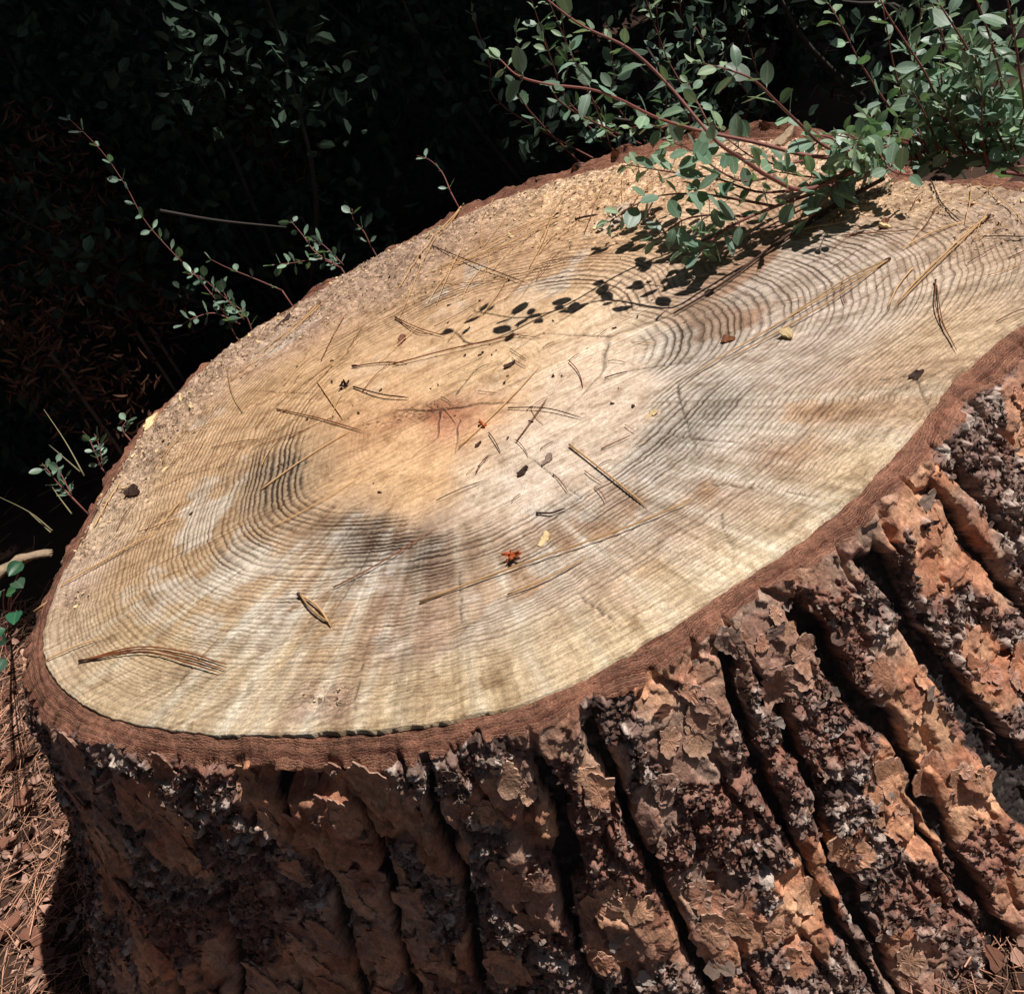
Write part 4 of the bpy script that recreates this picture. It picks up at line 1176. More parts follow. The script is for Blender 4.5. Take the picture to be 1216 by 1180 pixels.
bl_v, bl_f, n0 = [], [], 0
for k in range(6500):
    if k < 5200: x = lrng.uniform(-1.35, -.45); y = lrng.uniform(-.6, .75)
    else: x = lrng.uniform(.0, .6); y = lrng.uniform(-.85, -.45)
    if math.hypot(x, y) < stump_r(x, y) - .03: continue
    s_ = .002 + .012 * lrng.random() ** 2.5
    m = rot_frame(np.array([1., 0, 0]), np.array([0, 1., 0]), np.array([0, 0, 1.]), lrng.normal(0, .35), lrng.uniform(0, 6.3), lrng.normal(0, .35))
    v = (m @ (CR3[lrng.integers(20)] * s_ * np.array([1, lrng.uniform(.4, 1), .6])).T).T + np.array([x, y, float(ground_z(x, y)) + lrng.uniform(.002, .014)])
    bl_v.append(v); bl_f.append(CF3 + n0); n0 += 9
tag(obj('bark_litter', make_mesh('bark_litter', np.vstack(bl_v), np.vstack(bl_f), M['crumblitter'], False)), 'fine crumbs of bark mixed with the fallen needles', 'bark litter', kind='stuff')

# chips of bark among the litter
def ground_px(px, py, z=0.0):
    return at_h(px, py, z - H)
cl = ['large flat purplish bark chip on the needles by the stump base', 'rounded bark chip on needle litter left of the stump wall', 'dark narrow bark chip on the litter below the left rim',
      'bark chip at the lower left corner, broad and grey brown', 'bark chip beside the stump shadow edge']
big = [(45, 1110, .028), (28, 948, .022), (15, 905, .020), (8, 1100, .024), (30, 1010, .018), (10, 1000, .018), (52, 1135, .020)]
cl += ['small pale brown bark chip above the shadow edge', 'bark chip lowest of those by the stump shadow']
for k, (px, py, s_) in enumerate(big):
    v, f = solid(flake_verts(5, 1100 + k) * s_ * np.array([1, .75, .6]), FLF, 5, s_ * .2)
    p = ground_px(px, py, .012); p[2] = float(ground_z(p[0], p[1])) + .014
    o = obj('bark_chip', make_mesh('bark_chip', v, f, M['barkchip'], False), None, p)
    o.rotation_euler = (lrng.uniform(-.3, .3), lrng.uniform(-.3, .3), lrng.uniform(0, 6))
    tag(o, cl[k], 'bark chip', 'bark chips on the litter')
CH = []
for k in range(8):
    v, f = solid(flake_verts(5, 1150 + k) * np.array([1, .7, .6]), FLF, 5, .22)
    CH.append(make_mesh('bark_chip', v, f, M['barkchip'], False))
k = 0
while k < 130:
    if k < 100: x = lrng.uniform(-1.2, -.5); y = lrng.uniform(-.5, .6)
    else: x = lrng.uniform(.05, .5); y = lrng.uniform(-.8, -.5)
    if math.hypot(x, y) < stump_r(x, y): continue
    o = obj('bark_chip', CH[k % 8], None, (x, y, float(ground_z(x, y)) + lrng.uniform(.006, .014)))
    s_ = lrng.uniform(.006, .014); o.scale = (s_, s_, s_)
    o.rotation_euler = (lrng.uniform(-.5, .5), lrng.uniform(-.5, .5), lrng.uniform(0, 6))
    tag(o, 'small brown bark chip strewn among the fallen needles', 'bark chip', 'small bark chips among the needles')
    k += 1
# pale broken branch lying behind the left rim
p0, p1, p2 = at_d(-15, 690, 1.62), at_d(25, 664, 1.63), at_d(62, 655, 1.64)
v, f = tube(smooth_path([p0, p1, p2], 10), .0065 * np.array([.8, 1, 1.1, .9, 1.05, 1, .8, .9, .7, .3]) * (1 + .2 * np.sin(np.arange(10) * 2)), 9)
v = v + .0018 * rng.standard_normal(v.shape)
tag(obj('broken_branch', make_mesh('broken_branch', v, f, M['palewood'])), 'pale weathered piece of broken branch behind the left rim', 'branch')

# ================================================================== SHRUBS
def leaf_mesh(L, W, mat, seed, fold=.25, curl=.2):
    r_ = np.random.default_rng(seed)
    n = 7
    t = np.linspace(0, 1, n)
    w = W / 2 * np.sin(np.pi * np.clip(t, 0, 1) ** .95) ** .55
    w[0] = .0006; w[-1] = .0004
    y = t * L + .004
    bend = curl * L * (t ** 2) * r_.uniform(-1, .6)
    rows = []
    for k in range(n):
        for u in (-1, -.5, 0, .5, 1):
            rows.append((w[k] * u, y[k], bend[k] + fold * abs(u) * w[k] * r_.uniform(.6, 1.2)))
    v = np.array(rows)
    f = grid_faces(n, 5)
    # petiole
    pv, pf = tube([(0, 0, 0), (0, .0025, 0), (0, .005, 0)], [.0006, .0006, .0005], 4)
    return make_mesh('leaf', np.vstack([v, pv]), [f] + [q + len(v) for q in pf], M[mat], True)
LEAF = [leaf_mesh(.0255 * s, .0155 * s * w, 'leaf', i, fo, cu) for i, (s, w, fo, cu) in enumerate([(1, 1, .2, .2), (1.1, .95, .3, .3), (.85, 1.1, .15, .1), (.95, .85, .35, .4), (.75, 1, .2, .2), (1.05, 1.1, .1, .5)])]
YOUNG = [leaf_mesh(.017, .009 * w, 'leaf_young', 20 + i, .4, .3) for i, w in enumerate((1, .8, 1.1))]
SMALL = [leaf_mesh(.015, .0085 * w, 'leaf', 40 + i, .3, .3) for i, w in enumerate((1, .8, 1.15))]

brng = np.random.default_rng(77)
def place_leaf(me, p, d, n, parent, origin, scale=1.0):
    """leaf pointing along d with upper face towards n"""
    d = d / np.linalg.norm(d)
    n = n - d * np.dot(n, d)
    if np.linalg.norm(n) < 1e-3: n = np.cross(d, [1, 0, 0])
    n /= np.linalg.norm(n)
    s = np.cross(d, n)
    o = obj('leaf', me, parent)
    q = p - origin
    o.matrix_local = Matrix(((s[0] * scale, d[0] * scale, n[0] * scale, q[0]), (s[1] * scale, d[1] * scale, n[1] * scale, q[1]), (s[2] * scale, d[2] * scale, n[2] * scale, q[2]), (0, 0, 0, 1)))
    return o

def branch(shrub, origin, pts, rad=.0016, step=.03, leaves=LEAF, tip=YOUNG, start=.15, scale=1.0, droop=0.1, whorl=2, cap=None, mat='stem', end=1.0):
    pts = smooth_path(pts, max(10, 4 * len(pts)))
    L = np.concatenate([[0], np.cumsum(np.linalg.norm(np.diff(pts, axis=0), axis=1))])
    tot = L[-1]
    n = len(pts)
    rr_ = rad * np.linspace(1.25, .45, n)
    v, f = tube(pts - origin, rr_, 6)
    br = obj('branch', make_mesh('branch', v, f, M[mat]), shrub)
    u = tot * start; k = 0
    while u < tot * end:
        p = np.array([np.interp(u, L, pts[:, i]) for i in range(3)])
        q = np.array([np.interp(min(u + .01, tot), L, pts[:, i]) for i in range(3)])
        p_ = np.array([np.interp(max(u - .01, 0), L, pts[:, i]) for i in range(3)])
        t = q - p_; t /= np.linalg.norm(t) + 1e-9
        a = np.cross(t, [0, 0, 1.0]); a /= np.linalg.norm(a) + 1e-9
        b = np.cross(a, t)
        phi = (k % 2) * math.pi / 2 + brng.uniform(-.5, .5)
        near_tip = u > tot * .9
        for w in range(whorl):
            if brng.random() < .12: continue
            ang = phi + w * 2 * math.pi / whorl + brng.uniform(-.3, .3)
            o_ = math.cos(ang) * a + math.sin(ang) * b
            d = t * brng.uniform(.25, .8) + o_ * 1.0 + np.array([0, 0, brng.uniform(-droop, .25)])
            nn = np.array([0, 0, 1.0]) * .8 + t * -.3 + brng.normal(0, .45, 3) + SUN * .3
            me = tip[brng.integers(len(tip))] if near_tip and tip else leaves[brng.integers(len(leaves))]
            place_leaf(me, p + o_ * rad * .5, d, nn, br, origin, scale * brng.uniform(.7, 1.15))
        u += step * brng.uniform(.7, 1.3); k += 1
    if tip:
        t = pts[-1] - pts[-2]; t /= np.linalg.norm(t)
        for w in range(3):
            place_leaf(tip[brng.integers(len(tip))], pts[-1], t + brng.normal(0, .5, 3), np.array([0, 0, 1.]) + brng.normal(0, .4, 3), br, origin, scale)
    return br

P = lambda l: [at_h(*p) for p in l]
root_p = np.array([.60, .50, 0.0]); root_p[2] = float(ground_z(.60, .50))
sh1 = empty('leafy_shrub', root_p)
tag(sh1, 'grey green shrub whose red stems arch over the far right of the stump', 'shrub')
stem0 = at_h(1035, 190, .03); root_up = [root_p, root_p * .5 + stem0 * .5 + np.array([.05, .04, .05]), stem0]
for pts, kw in [
    (root_up, dict(rad=.004, step=0.043, start=.6, tip=None)),
    ([stem0] + P([(960, 225, 0.046), (917, 212, 0.077), (880, 188, 0.116), (848, 165, 0.147), (790, 97, 0.194), (745, 57, 0.232), (690, 30, 0.264), (640, -8, 0.295)]), dict(rad=.0021, step=0.036, start=.25)),
    ([stem0] + P([(960, 185, 0.062), (900, 170, 0.085), (830, 155, 0.116), (780, 140, 0.147), (735, 118, 0.186), (700, 106, 0.209), (650, 100, 0.232), (615, 90, 0.247), (595, 72, 0.256)]), dict(rad=.0019, step=0.038, start=.3)),
    ([stem0] + P([(983, 176, 0.062), (950, 148, 0.101), (922, 121, 0.140), (896, 96, 0.170), (868, 84, 0.186), (835, 76, 0.194)]), dict(rad=.0016, step=0.022, start=.2)),
    ([stem0] + P([(985, 222, 0.017), (935, 240, 0.027), (890, 258, 0.032), (850, 278, 0.027), (815, 296, 0.019)]), dict(rad=.002, step=0.016, start=.2)),
    ([at_h(950, 225, 0.028)] + P([(900, 228, 0.049), (850, 212, 0.059), (800, 205, 0.059), (745, 196, 0.054)]), dict(rad=.0013, step=0.019)),
    ([at_h(920, 245, 0.024)] + P([(870, 236, 0.049), (820, 230, 0.049), (770, 236, 0.043), (725, 262, 0.027)]), dict(rad=.0013, step=0.019)),
    ([at_h(890, 258, 0.028)] + P([(850, 255, 0.043), (810, 262, 0.038), (780, 285, 0.022)]), dict(rad=.0012, step=0.013)),
    ([at_h(870, 265, 0.024)] + P([(840, 290, 0.032), (825, 305, 0.017)]), dict(rad=.0012, step=0.010)),
    ([at_h(910, 212, 0.047)] + P([(880, 215, 0.064), (850, 200, 0.076), (820, 178, 0.087), (800, 170, 0.087)]), dict(rad=.0012, step=0.018)),
    ([at_h(960, 190, 0.038)] + P([(930, 195, 0.054), (900, 190, 0.071), (870, 170, 0.087), (850, 150, 0.098)]), dict(rad=.0012, step=0.016)),
    ([at_h(850, 165, 0.090)] + P([(835, 135, 0.119), (825, 115, 0.125), (818, 100, 0.130)]), dict(rad=.001, step=0.014, scale=.75)),
    ([at_h(800, 143, 0.085)] + P([(785, 152, 0.098), (770, 148, 0.103), (750, 152, 0.103)]), dict(rad=.001, step=0.010, scale=.7)),
    ([stem0] + P([(1000, 210, 0.032), (960, 210, 0.049), (930, 205, 0.064)]), dict(rad=.0014, step=0.012)),
    ([stem0] + P([(1005, 200, 0.027), (985, 230, 0.032), (960, 260, 0.017)]), dict(rad=.0014, step=0.013)),
    ([stem0] + P([(1010, 180, 0.032), (990, 165, 0.049), (965, 160, 0.054)]), dict(rad=.0014, step=0.012, scale=.7)),
]:
    branch(sh1, root_p, pts, **kw)
srg = random.Random(5)
for k in range(9):          # short shoots that tie the arching stems to the bush
    x0, y0 = srg.uniform(985, 1060), srg.uniform(165, 215)
    branch(sh1, root_p, [at_h(x0 + 25, y0, .03)] + P([(x0, y0 - 6, .05), (x0 - srg.uniform(5, 45), y0 - srg.uniform(-25, 32), srg.uniform(.03, .09))]), rad=.0012, step=.014, start=.1, scale=.85)
# pale dead stem lying across the face under the leaves
v, f = tube(smooth_path(P([(1060, 196, .012), (985, 226, .010), (930, 252, .008), (880, 282, .006), (835, 310, .004)]), 14), np.linspace(.0030, .0012, 14), 6)
tag(obj('dead_stem', make_mesh('dead_stem', v, f, M['palewood'])), 'pale bare stem lying across the face beneath the green leaves', 'dead stem')
v, f = tube(smooth_path(P([(1050, 212, .010), (960, 262, .006), (860, 335, .004), (800, 372, .003)]), 14), np.linspace(.0022, .0008, 14), 6)
tag(obj('dead_stem', make_mesh('dead_stem', v, f, M['dark'])), 'dark bare stem running from the leaves down to the forked crack', 'dead stem')

root2 = np.array([.90, .50, 0.0]); root2[2] = float(ground_z(.90, .50))
sh2 = empty('leafy_shrub', root2)
tag(sh2, 'dense grey green shrub growing behind the right end of the stump', 'shrub')
s2 = at_d(1130, 215, 1.86)
branch(sh2, root2, [root2, root2 * .5 + s2 * .5, s2], rad=.006, step=.05, start=.6, tip=None)
def D(l): return [at_d(*p) for p in l]
for pts, kw in [
    (D([(1090, 190, 1.82), (1070, 150, 1.80), (1045, 112, 1.78), (1020, 72, 1.76), (1000, 32, 1.75), (985, 6, 1.75)]), dict(step=.020)),
    (D([(1130, 200, 1.84), (1120, 140, 1.80), (1100, 90, 1.75), (1075, 50, 1.72), (1050, 10, 1.70), (1040, -20, 1.70)]), dict(step=.026)),
    (D([(1160, 190, 1.82), (1175, 110, 1.75), (1150, 60, 1.70), (1125, 20, 1.67), (1100, -20, 1.65)]), dict(step=.020)),
    (D([(1170, 190, 1.80), (1190, 120, 1.70), (1180, 60, 1.64), (1160, 0, 1.60), (1150, -30, 1.60)]), dict(step=.019)),
    (D([(1190, 190, 1.80), (1215, 140, 1.70), (1210, 80, 1.62), (1200, 20, 1.58), (1190, -30, 1.56)]), dict(step=.019)),
    (D([(1200, 190, 1.80), (1240, 150, 1.70), (1245, 90, 1.62), (1230, 20, 1.58)]), dict(step=.02)),
    (D([(1110, 195, 1.82), (1090, 165, 1.80), (1070, 160, 1.78), (1040, 150, 1.78)]), dict(step=.014)),
    (D([(1120, 195, 1.82), (1110, 165, 1.78), (1100, 140, 1.75), (1085, 110, 1.72)]), dict(step=.014)),
    (D([(1150, 195, 1.80), (1140, 160, 1.76), (1135, 120, 1.72), (1150, 90, 1.70)]), dict(step=.014)),
    (D([(1180, 195, 1.80), (1170, 165, 1.74), (1180, 130, 1.70), (1195, 110, 1.68)]), dict(step=.014)),
    (D([(1210, 195, 1.78), (1200, 170, 1.72), (1215, 150, 1.68)]), dict(step=.014)),
    (D([(1100, 195, 1.82), (1065, 180, 1.80), (1045, 175, 1.80), (1015, 165, 1.80)]), dict(step=.012, scale=.75)),
    (D([(1150, 200, 1.82), (1100, 190, 1.80), (1060, 192, 1.78)]), dict(step=.013, scale=.8)),
    (D([(1210, 205, 1.80), (1170, 185, 1.76), (1130, 180, 1.75), (1110, 175, 1.75)]), dict(step=.013)),
]:
    branch(sh2, root2, pts, rad=.0018, start=.1, **{**kw, 'scale': kw.get('scale', 1) * 1.25})

root3 = np.array([1.02, .40, 0.0]); root3[2] = float(ground_z(1.02, .40))
sh3 = empty('leafy_shrub', root3)
tag(sh3, 'leafiest grey green shrub, filling the upper right corner', 'shrub')
s3 = at_d(1190, 205, 1.80)
branch(sh3, root3, [root3, root3 * .5 + s3 * .5, s3], rad=.006, step=.05, start=.6, tip=None)
srg = random.Random(9)
for shr, org, n_ in ((sh3, root3, 17), (sh2, root2, 7)):
    for k in range(n_):
        bx = srg.uniform(1085, 1215); tx = bx + srg.uniform(-50, 50) - 15; ty = srg.uniform(-10, 150)
        dd = srg.uniform(1.66, 1.98)
        branch(shr, org, D([(bx, 198, dd + .05), (bx * .5 + tx * .5 + srg.uniform(-12, 12), 100 + ty * .5, dd), (tx, ty, dd - .06)]), rad=.0017, start=.05, step=.022, scale=srg.uniform(1.0, 1.45))

root4 = at_d(760, 120, 2.25); root4[2] = float(ground_z(root4[0], root4[1]))
sh4 = empty('leafy_shrub', root4)
tag(sh4, 'half shaded shrub with grey green leaves behind the arching red stems', 'shrub')
for k in range(14):
    bx = srg.choice([srg.uniform(600, 740), srg.uniform(600, 740), srg.uniform(780, 980)]); tx = bx - srg.uniform(10, 70); ty = srg.uniform(-20, 70)
    dd = srg.uniform(2.0, 2.3)
    branch(sh4, root4, [root4 + np.array([srg.uniform(-.1, .1), 0, .05]), at_d(bx, 130, dd + .05), at_d(bx * .5 + tx * .5, 70 + ty * .4, dd), at_d(tx, ty, dd - .05)], rad=.0016, start=.45, step=.026, scale=1.05)

def sprig(paths_, label, name='leafy_sprig', cat='sprig', scale=1.0, step=.022, leaves=SMALL, group=None, rad=.0010, mat='stem', d_root=None):
    b0 = np.array(paths_[0][0]); b0 = at_d(*b0)
    gr = b0.copy(); gr[2] = float(ground_z(b0[0], b0[1]))
    e = empty(name, gr); tag(e, label, cat, group)
    v, f = tube(smooth_path([gr - gr, (b0 - gr) * .5 + np.array([.01, .01, 0]), b0 - gr], 8), np.full(8, rad * 1.3), 6)
    obj('stem', make_mesh('stem', v, f, M[mat]), e)
    for p in paths_:
        branch(e, gr, D(p), rad=rad, step=step, leaves=leaves, tip=None, start=.08, scale=scale * 1.25, mat=mat)
    return e
sprig([[(280, 400, 1.84), (262, 365, 1.84), (235, 330, 1.85), (205, 300, 1.86), (172, 262, 1.87), (150, 222, 1.88), (125, 185, 1.89), (100, 158, 1.90), (78, 138, 1.91)]],
      'tall thin sprig with small paired leaves leaning over the dark gap behind the left rim', scale=.85, step=.024)
sprig([[(300, 395, 1.82), (290, 372, 1.82), (265, 352, 1.83), (240, 330, 1.84), (222, 325, 1.84)], [(285, 385, 1.82), (255, 372, 1.83), (230, 378, 1.83), (212, 388, 1.83)], [(290, 380, 1.82), (272, 358, 1.82), (262, 340, 1.83)]],
      'bushy low sprig hugging the stump rim at the upper left', scale=.95, step=.014)
sprig([[(405, 318, 1.84), (380, 308, 1.84), (350, 312, 1.85), (322, 315, 1.86)], [(400, 315, 1.84), (375, 300, 1.84), (360, 280, 1.85), (345, 262, 1.86)], [(408, 315, 1.84), (385, 292, 1.85), (370, 285, 1.85)]],
      'pale leaved sprig on a brown twig just beyond the upper left rim', scale=.9, step=.014)
sprig([[(440, 292, 1.86), (432, 275, 1.86), (420, 262, 1.87), (418, 248, 1.87)]], 'tiny two leaved sprig peeping over the far rim', scale=1.0, step=.024)
sprig([[(335, 345, 1.83), (300, 330, 1.84), (270, 318, 1.85), (250, 308, 1.86)]], 'bare dark twig with a few leaves in front of the dark thicket', scale=.7, step=.035)
sprig([[(120, 555, 1.74), (112, 535, 1.74), (105, 520, 1.75), (98, 512, 1.75)], [(122, 555, 1.74), (118, 530, 1.74), (112, 515, 1.75)]], 'small pale sprig by the left rim above the grass', scale=.8, step=.012)
sprig([[(85, 590, 1.74), (70, 575, 1.75), (58, 560, 1.75), (50, 550, 1.76)], [(85, 588, 1.74), (72, 562, 1.75), (66, 550, 1.76)]], 'small grey green sprig furthest left behind the stump', scale=.9, step=.012)
sprig([[(148, 515, 1.78), (145, 508, 1.78), (150, 500, 1.78)]], 'minute leaf tuft at the very edge of the left rim', scale=.8, step=.01)
sprig([[(535, 228, 1.93), (525, 205, 1.95), (510, 190, 1.97), (495, 185, 1.98)]], 'dim sprig of narrow leaves in the dark behind the far rim', scale=.8, step=.03)
# broad leaved seedling at the left edge
e = empty('green_seedling', ground_px(12, 745, .02)); g0 = np.array(e.location)
tag(e, 'dark green broad leaved seedling against the left end of the stump', 'seedling')
BROAD = [leaf_mesh(.026, .018, 'leaf_broad', 60, .35, .5), leaf_mesh(.022, .017, 'leaf_broad', 61, .4, .6)]
for k, (px, py, d_) in enumerate([(18, 690, 1.50), (28, 665, 1.52), (10, 745, 1.47), (8, 780, 1.44), (5, 700, 1.49), (20, 725, 1.48), (2, 760, 1.45), (26, 700, 1.5)]):
    p = at_d(px, py, d_)
    v, f = tube(smooth_path([[0, 0, 0], (p - g0) * .5 + np.array([0, 0, .01]), p - g0], 7), np.full(7, .0009), 5)
    st_ = obj('stem', make_mesh('stem', v, f, M['stem']), e)
    place_leaf(BROAD[k % 2], p, np.array([brng.uniform(-1, .3), brng.uniform(-.8, .3), .1]), np.array([.3, -.3, 1]) + brng.normal(0, .3, 3), st_, g0, brng.uniform(.7, 1.1))
# dry grass blades, left
def blade(pts, label, group=None, mat='grass', rad=.0012):
    q = smooth_path(D(pts), 9)
    b = q[0].copy()
    v, f = tube(q - b, rad * np.linspace(1, .25, 9), 4)
    v = v
    return tag(obj('grass_blade', make_mesh('grass_blade', v, f, M[mat]), None, b), label, 'grass blade', group)
for pts, lab_ in [([(100, 565, 1.72), (78, 525, 1.74), (52, 486, 1.78)], 'tall pale grass stalk leaning left beside the small sprigs'),
                  ([(95, 560, 1.72), (72, 540, 1.74), (58, 528, 1.76)], 'shorter grass stalk parallel to the tall pale one'),
                  ([(62, 630, 1.68), (35, 608, 1.7), (-5, 588, 1.72)], 'bent grass blade reaching the left edge of the picture'),
                  ([(60, 632, 1.68), (45, 618, 1.7), (32, 606, 1.72)], 'short pale blade under the bent grass blade'),
                  ([(85, 610, 1.7), (70, 590, 1.72), (62, 578, 1.74)], 'green grey blade between the sprigs and the broken branch')]:
    blade(pts, lab_)

# ------------------------------------------------------------------ dim thicket behind
def foliage_mesh(name, centres, radii, n, size, mat, seed, aspect=.55):
    r_ = np.random.default_rng(seed)
    k = len(centres)
    which = r_.integers(k, size=n)
    d = r_.normal(0, 1, (n, 3)); d /= np.linalg.norm(d, axis=1)[:, None]
    rad = r_.random(n) ** .45
    c = np.asarray(centres)[which] + d * rad[:, None] * np.asarray(radii)[which]
    a = r_.normal(0, 1, (n, 3)); a /= np.linalg.norm(a, axis=1)[:, None]
    b = np.cross(a, r_.normal(0, 1, (n, 3))); b /= np.linalg.norm(b, axis=1)[:, None]
    s = size * r_.uniform(.55, 1.3, n)[:, None]
    w = s * aspect
    nn = np.cross(a, b) * s * .12
    v = np.stack([c - a * s * .5, c - a * s * .12 + b * w * .5 + nn, c + a * s * .25 + b * w * .42 + nn, c + a * s * .5, c + a * s * .25 - b * w * .42 + nn, c - a * s * .12 - b * w * .5 + nn], 1).reshape(-1, 3)
    i = np.arange(n)[:, None] * 6
    f = np.concatenate([i + np.array([[0, 1, 2, 3]]), i + np.array([[0, 3, 4, 5]])])
    return make_mesh(name, v, f, M[mat], False)

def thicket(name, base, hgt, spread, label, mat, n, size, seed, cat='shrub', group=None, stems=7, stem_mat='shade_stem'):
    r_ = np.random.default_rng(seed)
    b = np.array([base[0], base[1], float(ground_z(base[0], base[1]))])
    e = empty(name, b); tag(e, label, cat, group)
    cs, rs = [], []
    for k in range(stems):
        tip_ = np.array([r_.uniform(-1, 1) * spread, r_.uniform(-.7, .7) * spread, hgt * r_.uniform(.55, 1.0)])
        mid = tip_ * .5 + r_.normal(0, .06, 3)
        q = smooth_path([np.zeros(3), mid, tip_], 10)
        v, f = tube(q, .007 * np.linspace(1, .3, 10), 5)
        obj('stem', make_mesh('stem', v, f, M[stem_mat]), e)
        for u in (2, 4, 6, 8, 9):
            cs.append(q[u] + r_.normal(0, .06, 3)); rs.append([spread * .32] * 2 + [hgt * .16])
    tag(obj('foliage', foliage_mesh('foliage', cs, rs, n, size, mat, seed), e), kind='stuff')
    return e
TH_ = [(.62, .98, .42, .24, 'low dark shrub between the arching red stems and the dense bush'), (.95, .95, .55, .26, 'dark shrub right behind the dense bush in the upper right'), (-.72, 1.72, 1.3, .45, 'shaded shrub filling the upper left between the rusty fronds'), (-1.05, 2.45, 1.8, .6, 'tall shaded shrub in the upper left corner behind the fronds'), (-.15, 1.9, 1.1, .45, 'shaded shrub above the far rim, middle of the dark gap'), (-1.55, 1.05, .75, .38, 'shaded undergrowth shrub at the far left of the dark background'), (-.95, 1.25, .85, .42, 'shaded shrub behind the left sprigs'),
       (-.30, 1.35, .9, .42, 'shaded shrub behind the middle of the far rim'), (.30, 1.40, .9, .42, 'shaded shrub behind the arching red stems'), (.95, 1.45, 1.0, .45, 'shaded shrub behind the dense grey green one'),
       (-2.2, 1.7, 1.0, .5, 'larger dark shrub at the upper left corner'), (-1.3, 2.0, 1.3, .6, 'tall dark shrub deep in the upper left'), (-.5, 2.1, 1.3, .6, 'tall dark shrub in the middle of the background'),
       (.4, 2.2, 1.3, .6, 'tall dark shrub above the tip of the highest stem'), (1.3, 2.2, 1.3, .6, 'tall dark shrub at the upper right'), (-2.6, 2.7, 1.7, .8, 'tree sized dark bush furthest left'),
       (-1.2, 3.0, 1.8, .8, 'tree sized dark bush left of centre'), (.2, 3.1, 1.8, .8, 'tree sized dark bush right of centre'), (1.6, 3.1, 1.8, .8, 'tree sized dark bush furthest right')]
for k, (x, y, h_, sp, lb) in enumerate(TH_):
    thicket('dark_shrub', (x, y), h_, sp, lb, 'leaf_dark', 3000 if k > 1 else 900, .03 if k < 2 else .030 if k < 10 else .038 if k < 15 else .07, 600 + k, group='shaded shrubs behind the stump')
# dead rusty fronds in the shade
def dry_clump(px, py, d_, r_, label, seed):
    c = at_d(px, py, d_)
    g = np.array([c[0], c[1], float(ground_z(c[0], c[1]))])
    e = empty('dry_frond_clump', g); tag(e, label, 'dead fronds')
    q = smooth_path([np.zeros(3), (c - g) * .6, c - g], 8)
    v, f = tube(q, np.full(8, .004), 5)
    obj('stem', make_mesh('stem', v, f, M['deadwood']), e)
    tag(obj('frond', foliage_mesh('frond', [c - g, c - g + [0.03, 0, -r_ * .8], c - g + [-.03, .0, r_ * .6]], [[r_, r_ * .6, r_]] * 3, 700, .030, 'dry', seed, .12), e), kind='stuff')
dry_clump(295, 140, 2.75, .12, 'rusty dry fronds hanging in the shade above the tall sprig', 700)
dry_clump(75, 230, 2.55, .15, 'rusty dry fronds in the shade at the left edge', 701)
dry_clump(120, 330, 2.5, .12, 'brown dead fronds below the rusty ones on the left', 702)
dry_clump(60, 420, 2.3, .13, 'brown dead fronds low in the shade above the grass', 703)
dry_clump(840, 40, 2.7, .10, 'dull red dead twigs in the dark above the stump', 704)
# bare twig in the dark
v, f = tube(smooth_path(D([(190, 250, 2.0), (260, 262, 2.0), (340, 270, 2.02)]), 10), np.linspace(.003, .0015, 10), 5)
tag(obj('bare_twig', make_mesh('bare_twig', v, f, M['shade_stem'])), 'dark bare twig lying level in the shade behind the rim', 'twig')

# ================================================================== TREES THAT SHADE THE BACKGROUND, AND CROWNS ADDED TO DIM THE SKY LIGHT
def shade_tree(target, L, r_, label, seed, n=5200, size=.16, foot=None):
    """a tree whose crown stands between the sun and the ground at target"""
    c = np.array([target[0], target[1], target[2]]) + SUN * L
    fx, fy = foot if foot else (c[0] + .4, c[1] + .5)
    b = np.array([fx, fy, float(ground_z(fx, fy))])
    e = empty('shade_tree', b); tag(e, label, 'tree', 'trees that shade the undergrowth')
    q = smooth_path([np.zeros(3), np.array([.1, 0, (c - b)[2] * .5]), c - b + np.array([0, 0, .2])], 10)
    v, f = tube(q, np.linspace(.13, .03, 10), 9)
    obj('trunk', make_mesh('trunk', v, f, M['trunk']), e)
    rr_ = np.random.default_rng(seed)
    cs = [c - b + rr_.normal(0, .45, 3) * np.array(r_) for _ in range(14)]
    tag(obj('crown', foliage_mesh('crown', cs, [np.array(r_) * .55] * 14, n, size, 'crown', seed), e), kind='stuff')
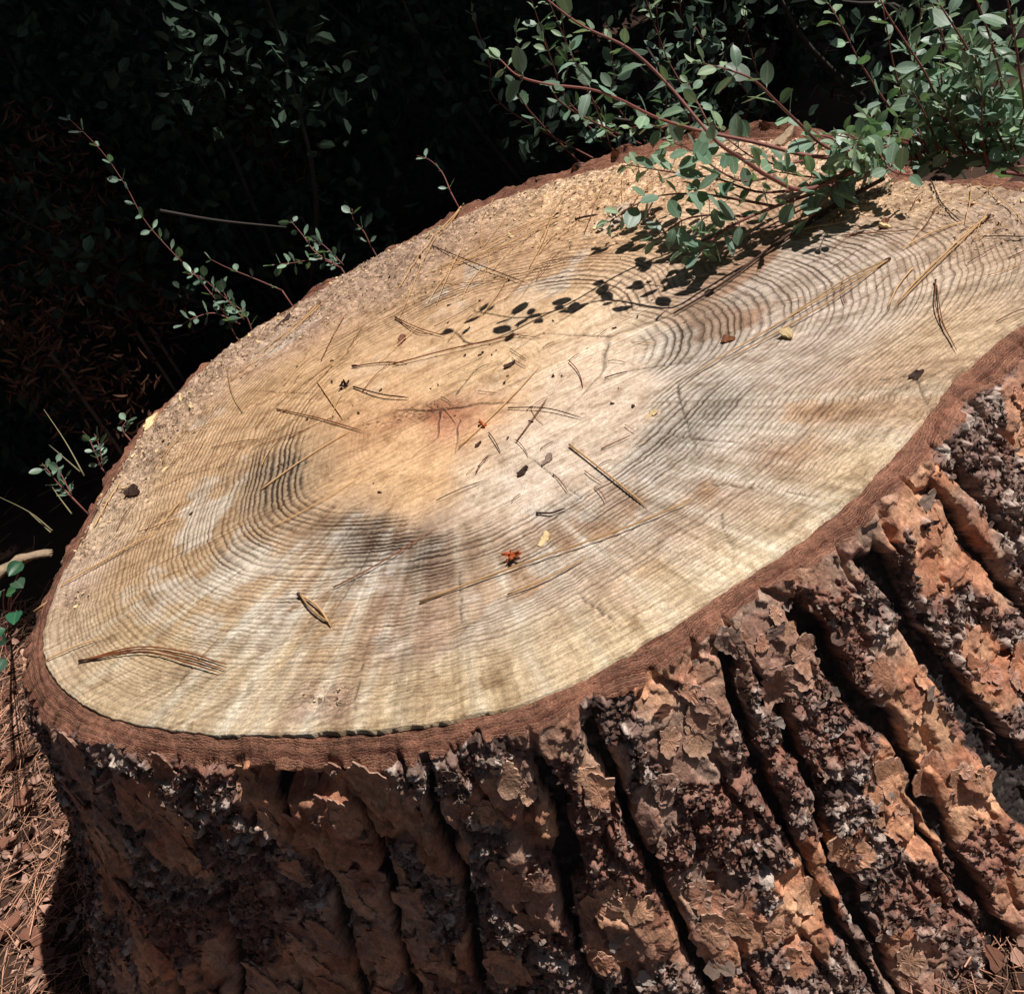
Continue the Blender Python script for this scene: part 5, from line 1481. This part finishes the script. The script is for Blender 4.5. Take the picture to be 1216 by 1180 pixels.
nperp = np.array([-SUN_H[1], SUN_H[0]])      # horizontal, across the sun's direction, pointing away from the camera
for k, (al, ac, L, rad_) in enumerate([(-1.5, 1.75, 5.5, (1.2, .95, 1.0)), (1.0, 1.75, 4.2, (.7, .55, .6)), (-.6, 1.95, 4.4, (.9, .8, .8)), (.1, 2.15, 5.0, (1.1, 1.0, 1.0)), (1.6, 2.3, 5.5, (1.2, 1.0, 1.0)), (-.8, 3.6, 6.5, (1.8, 1.3, 1.3)), (1.2, 3.8, 6.5, (1.8, 1.3, 1.3)), (-3.0, 2.6, 6.5, (1.5, 1.2, 1.2)), (-2.4, 4.6, 7.5, (2.2, 1.6, 1.5)), (0., 6.0, 8.5, (2.6, 1.8, 1.6)), (-3.5, 7.5, 8.5, (2.8, 2.0, 1.8))]):
    p = SUN_H * al + nperp * ac
    shade_tree((p[0], p[1], .4), L, rad_, 'unseen forest tree added round the clearing to cut the sky light', 800 + k)
for k, (x, y, z, r_, fx, fy) in enumerate([  # unseen crowns added to block sky fill and deepen the shadows
        (-3.6, -.6, 3.6, 1.5, -4.2, -.9), (-2.6, -3.2, 4.2, 1.6, -3., -3.8), (.1, -4.4, 4.6, 1.5, .2, -5.2), (-4.2, 2.2, 4.2, 1.8, -5.6, 2.0), (-1.0, 1.2, 5.6, 1.7, -5.2, .6),
        (3.6, -3.6, 4.4, 1.3, 4.2, -4.2), (-1.9, -1.3, 4.6, 1.5, -3.4, -2.2), (-.5, -2.8, 5.3, 1.6, -1.4, -4.4), (-2.7, .9, 4.9, 1.6, -5.0, -.2), (.9, 2.8, 5.8, 1.7, 5.4, 2.4),
        (1.3, -3.4, 5.6, 1.4, 1.8, -4.8), (-.9, -.4, 6.8, 1.7, -3.2, -1.4), (-4.6, -2.4, 3.2, 1.6, -5.0, -3.0)]):
    p = np.array([x, y, z]) - SUN * 5
    shade_tree(p, 5, (r_, r_, r_ * .8), 'unseen forest tree added round the clearing to cut the sky light', 830 + k, 4200, .26, (fx, fy))
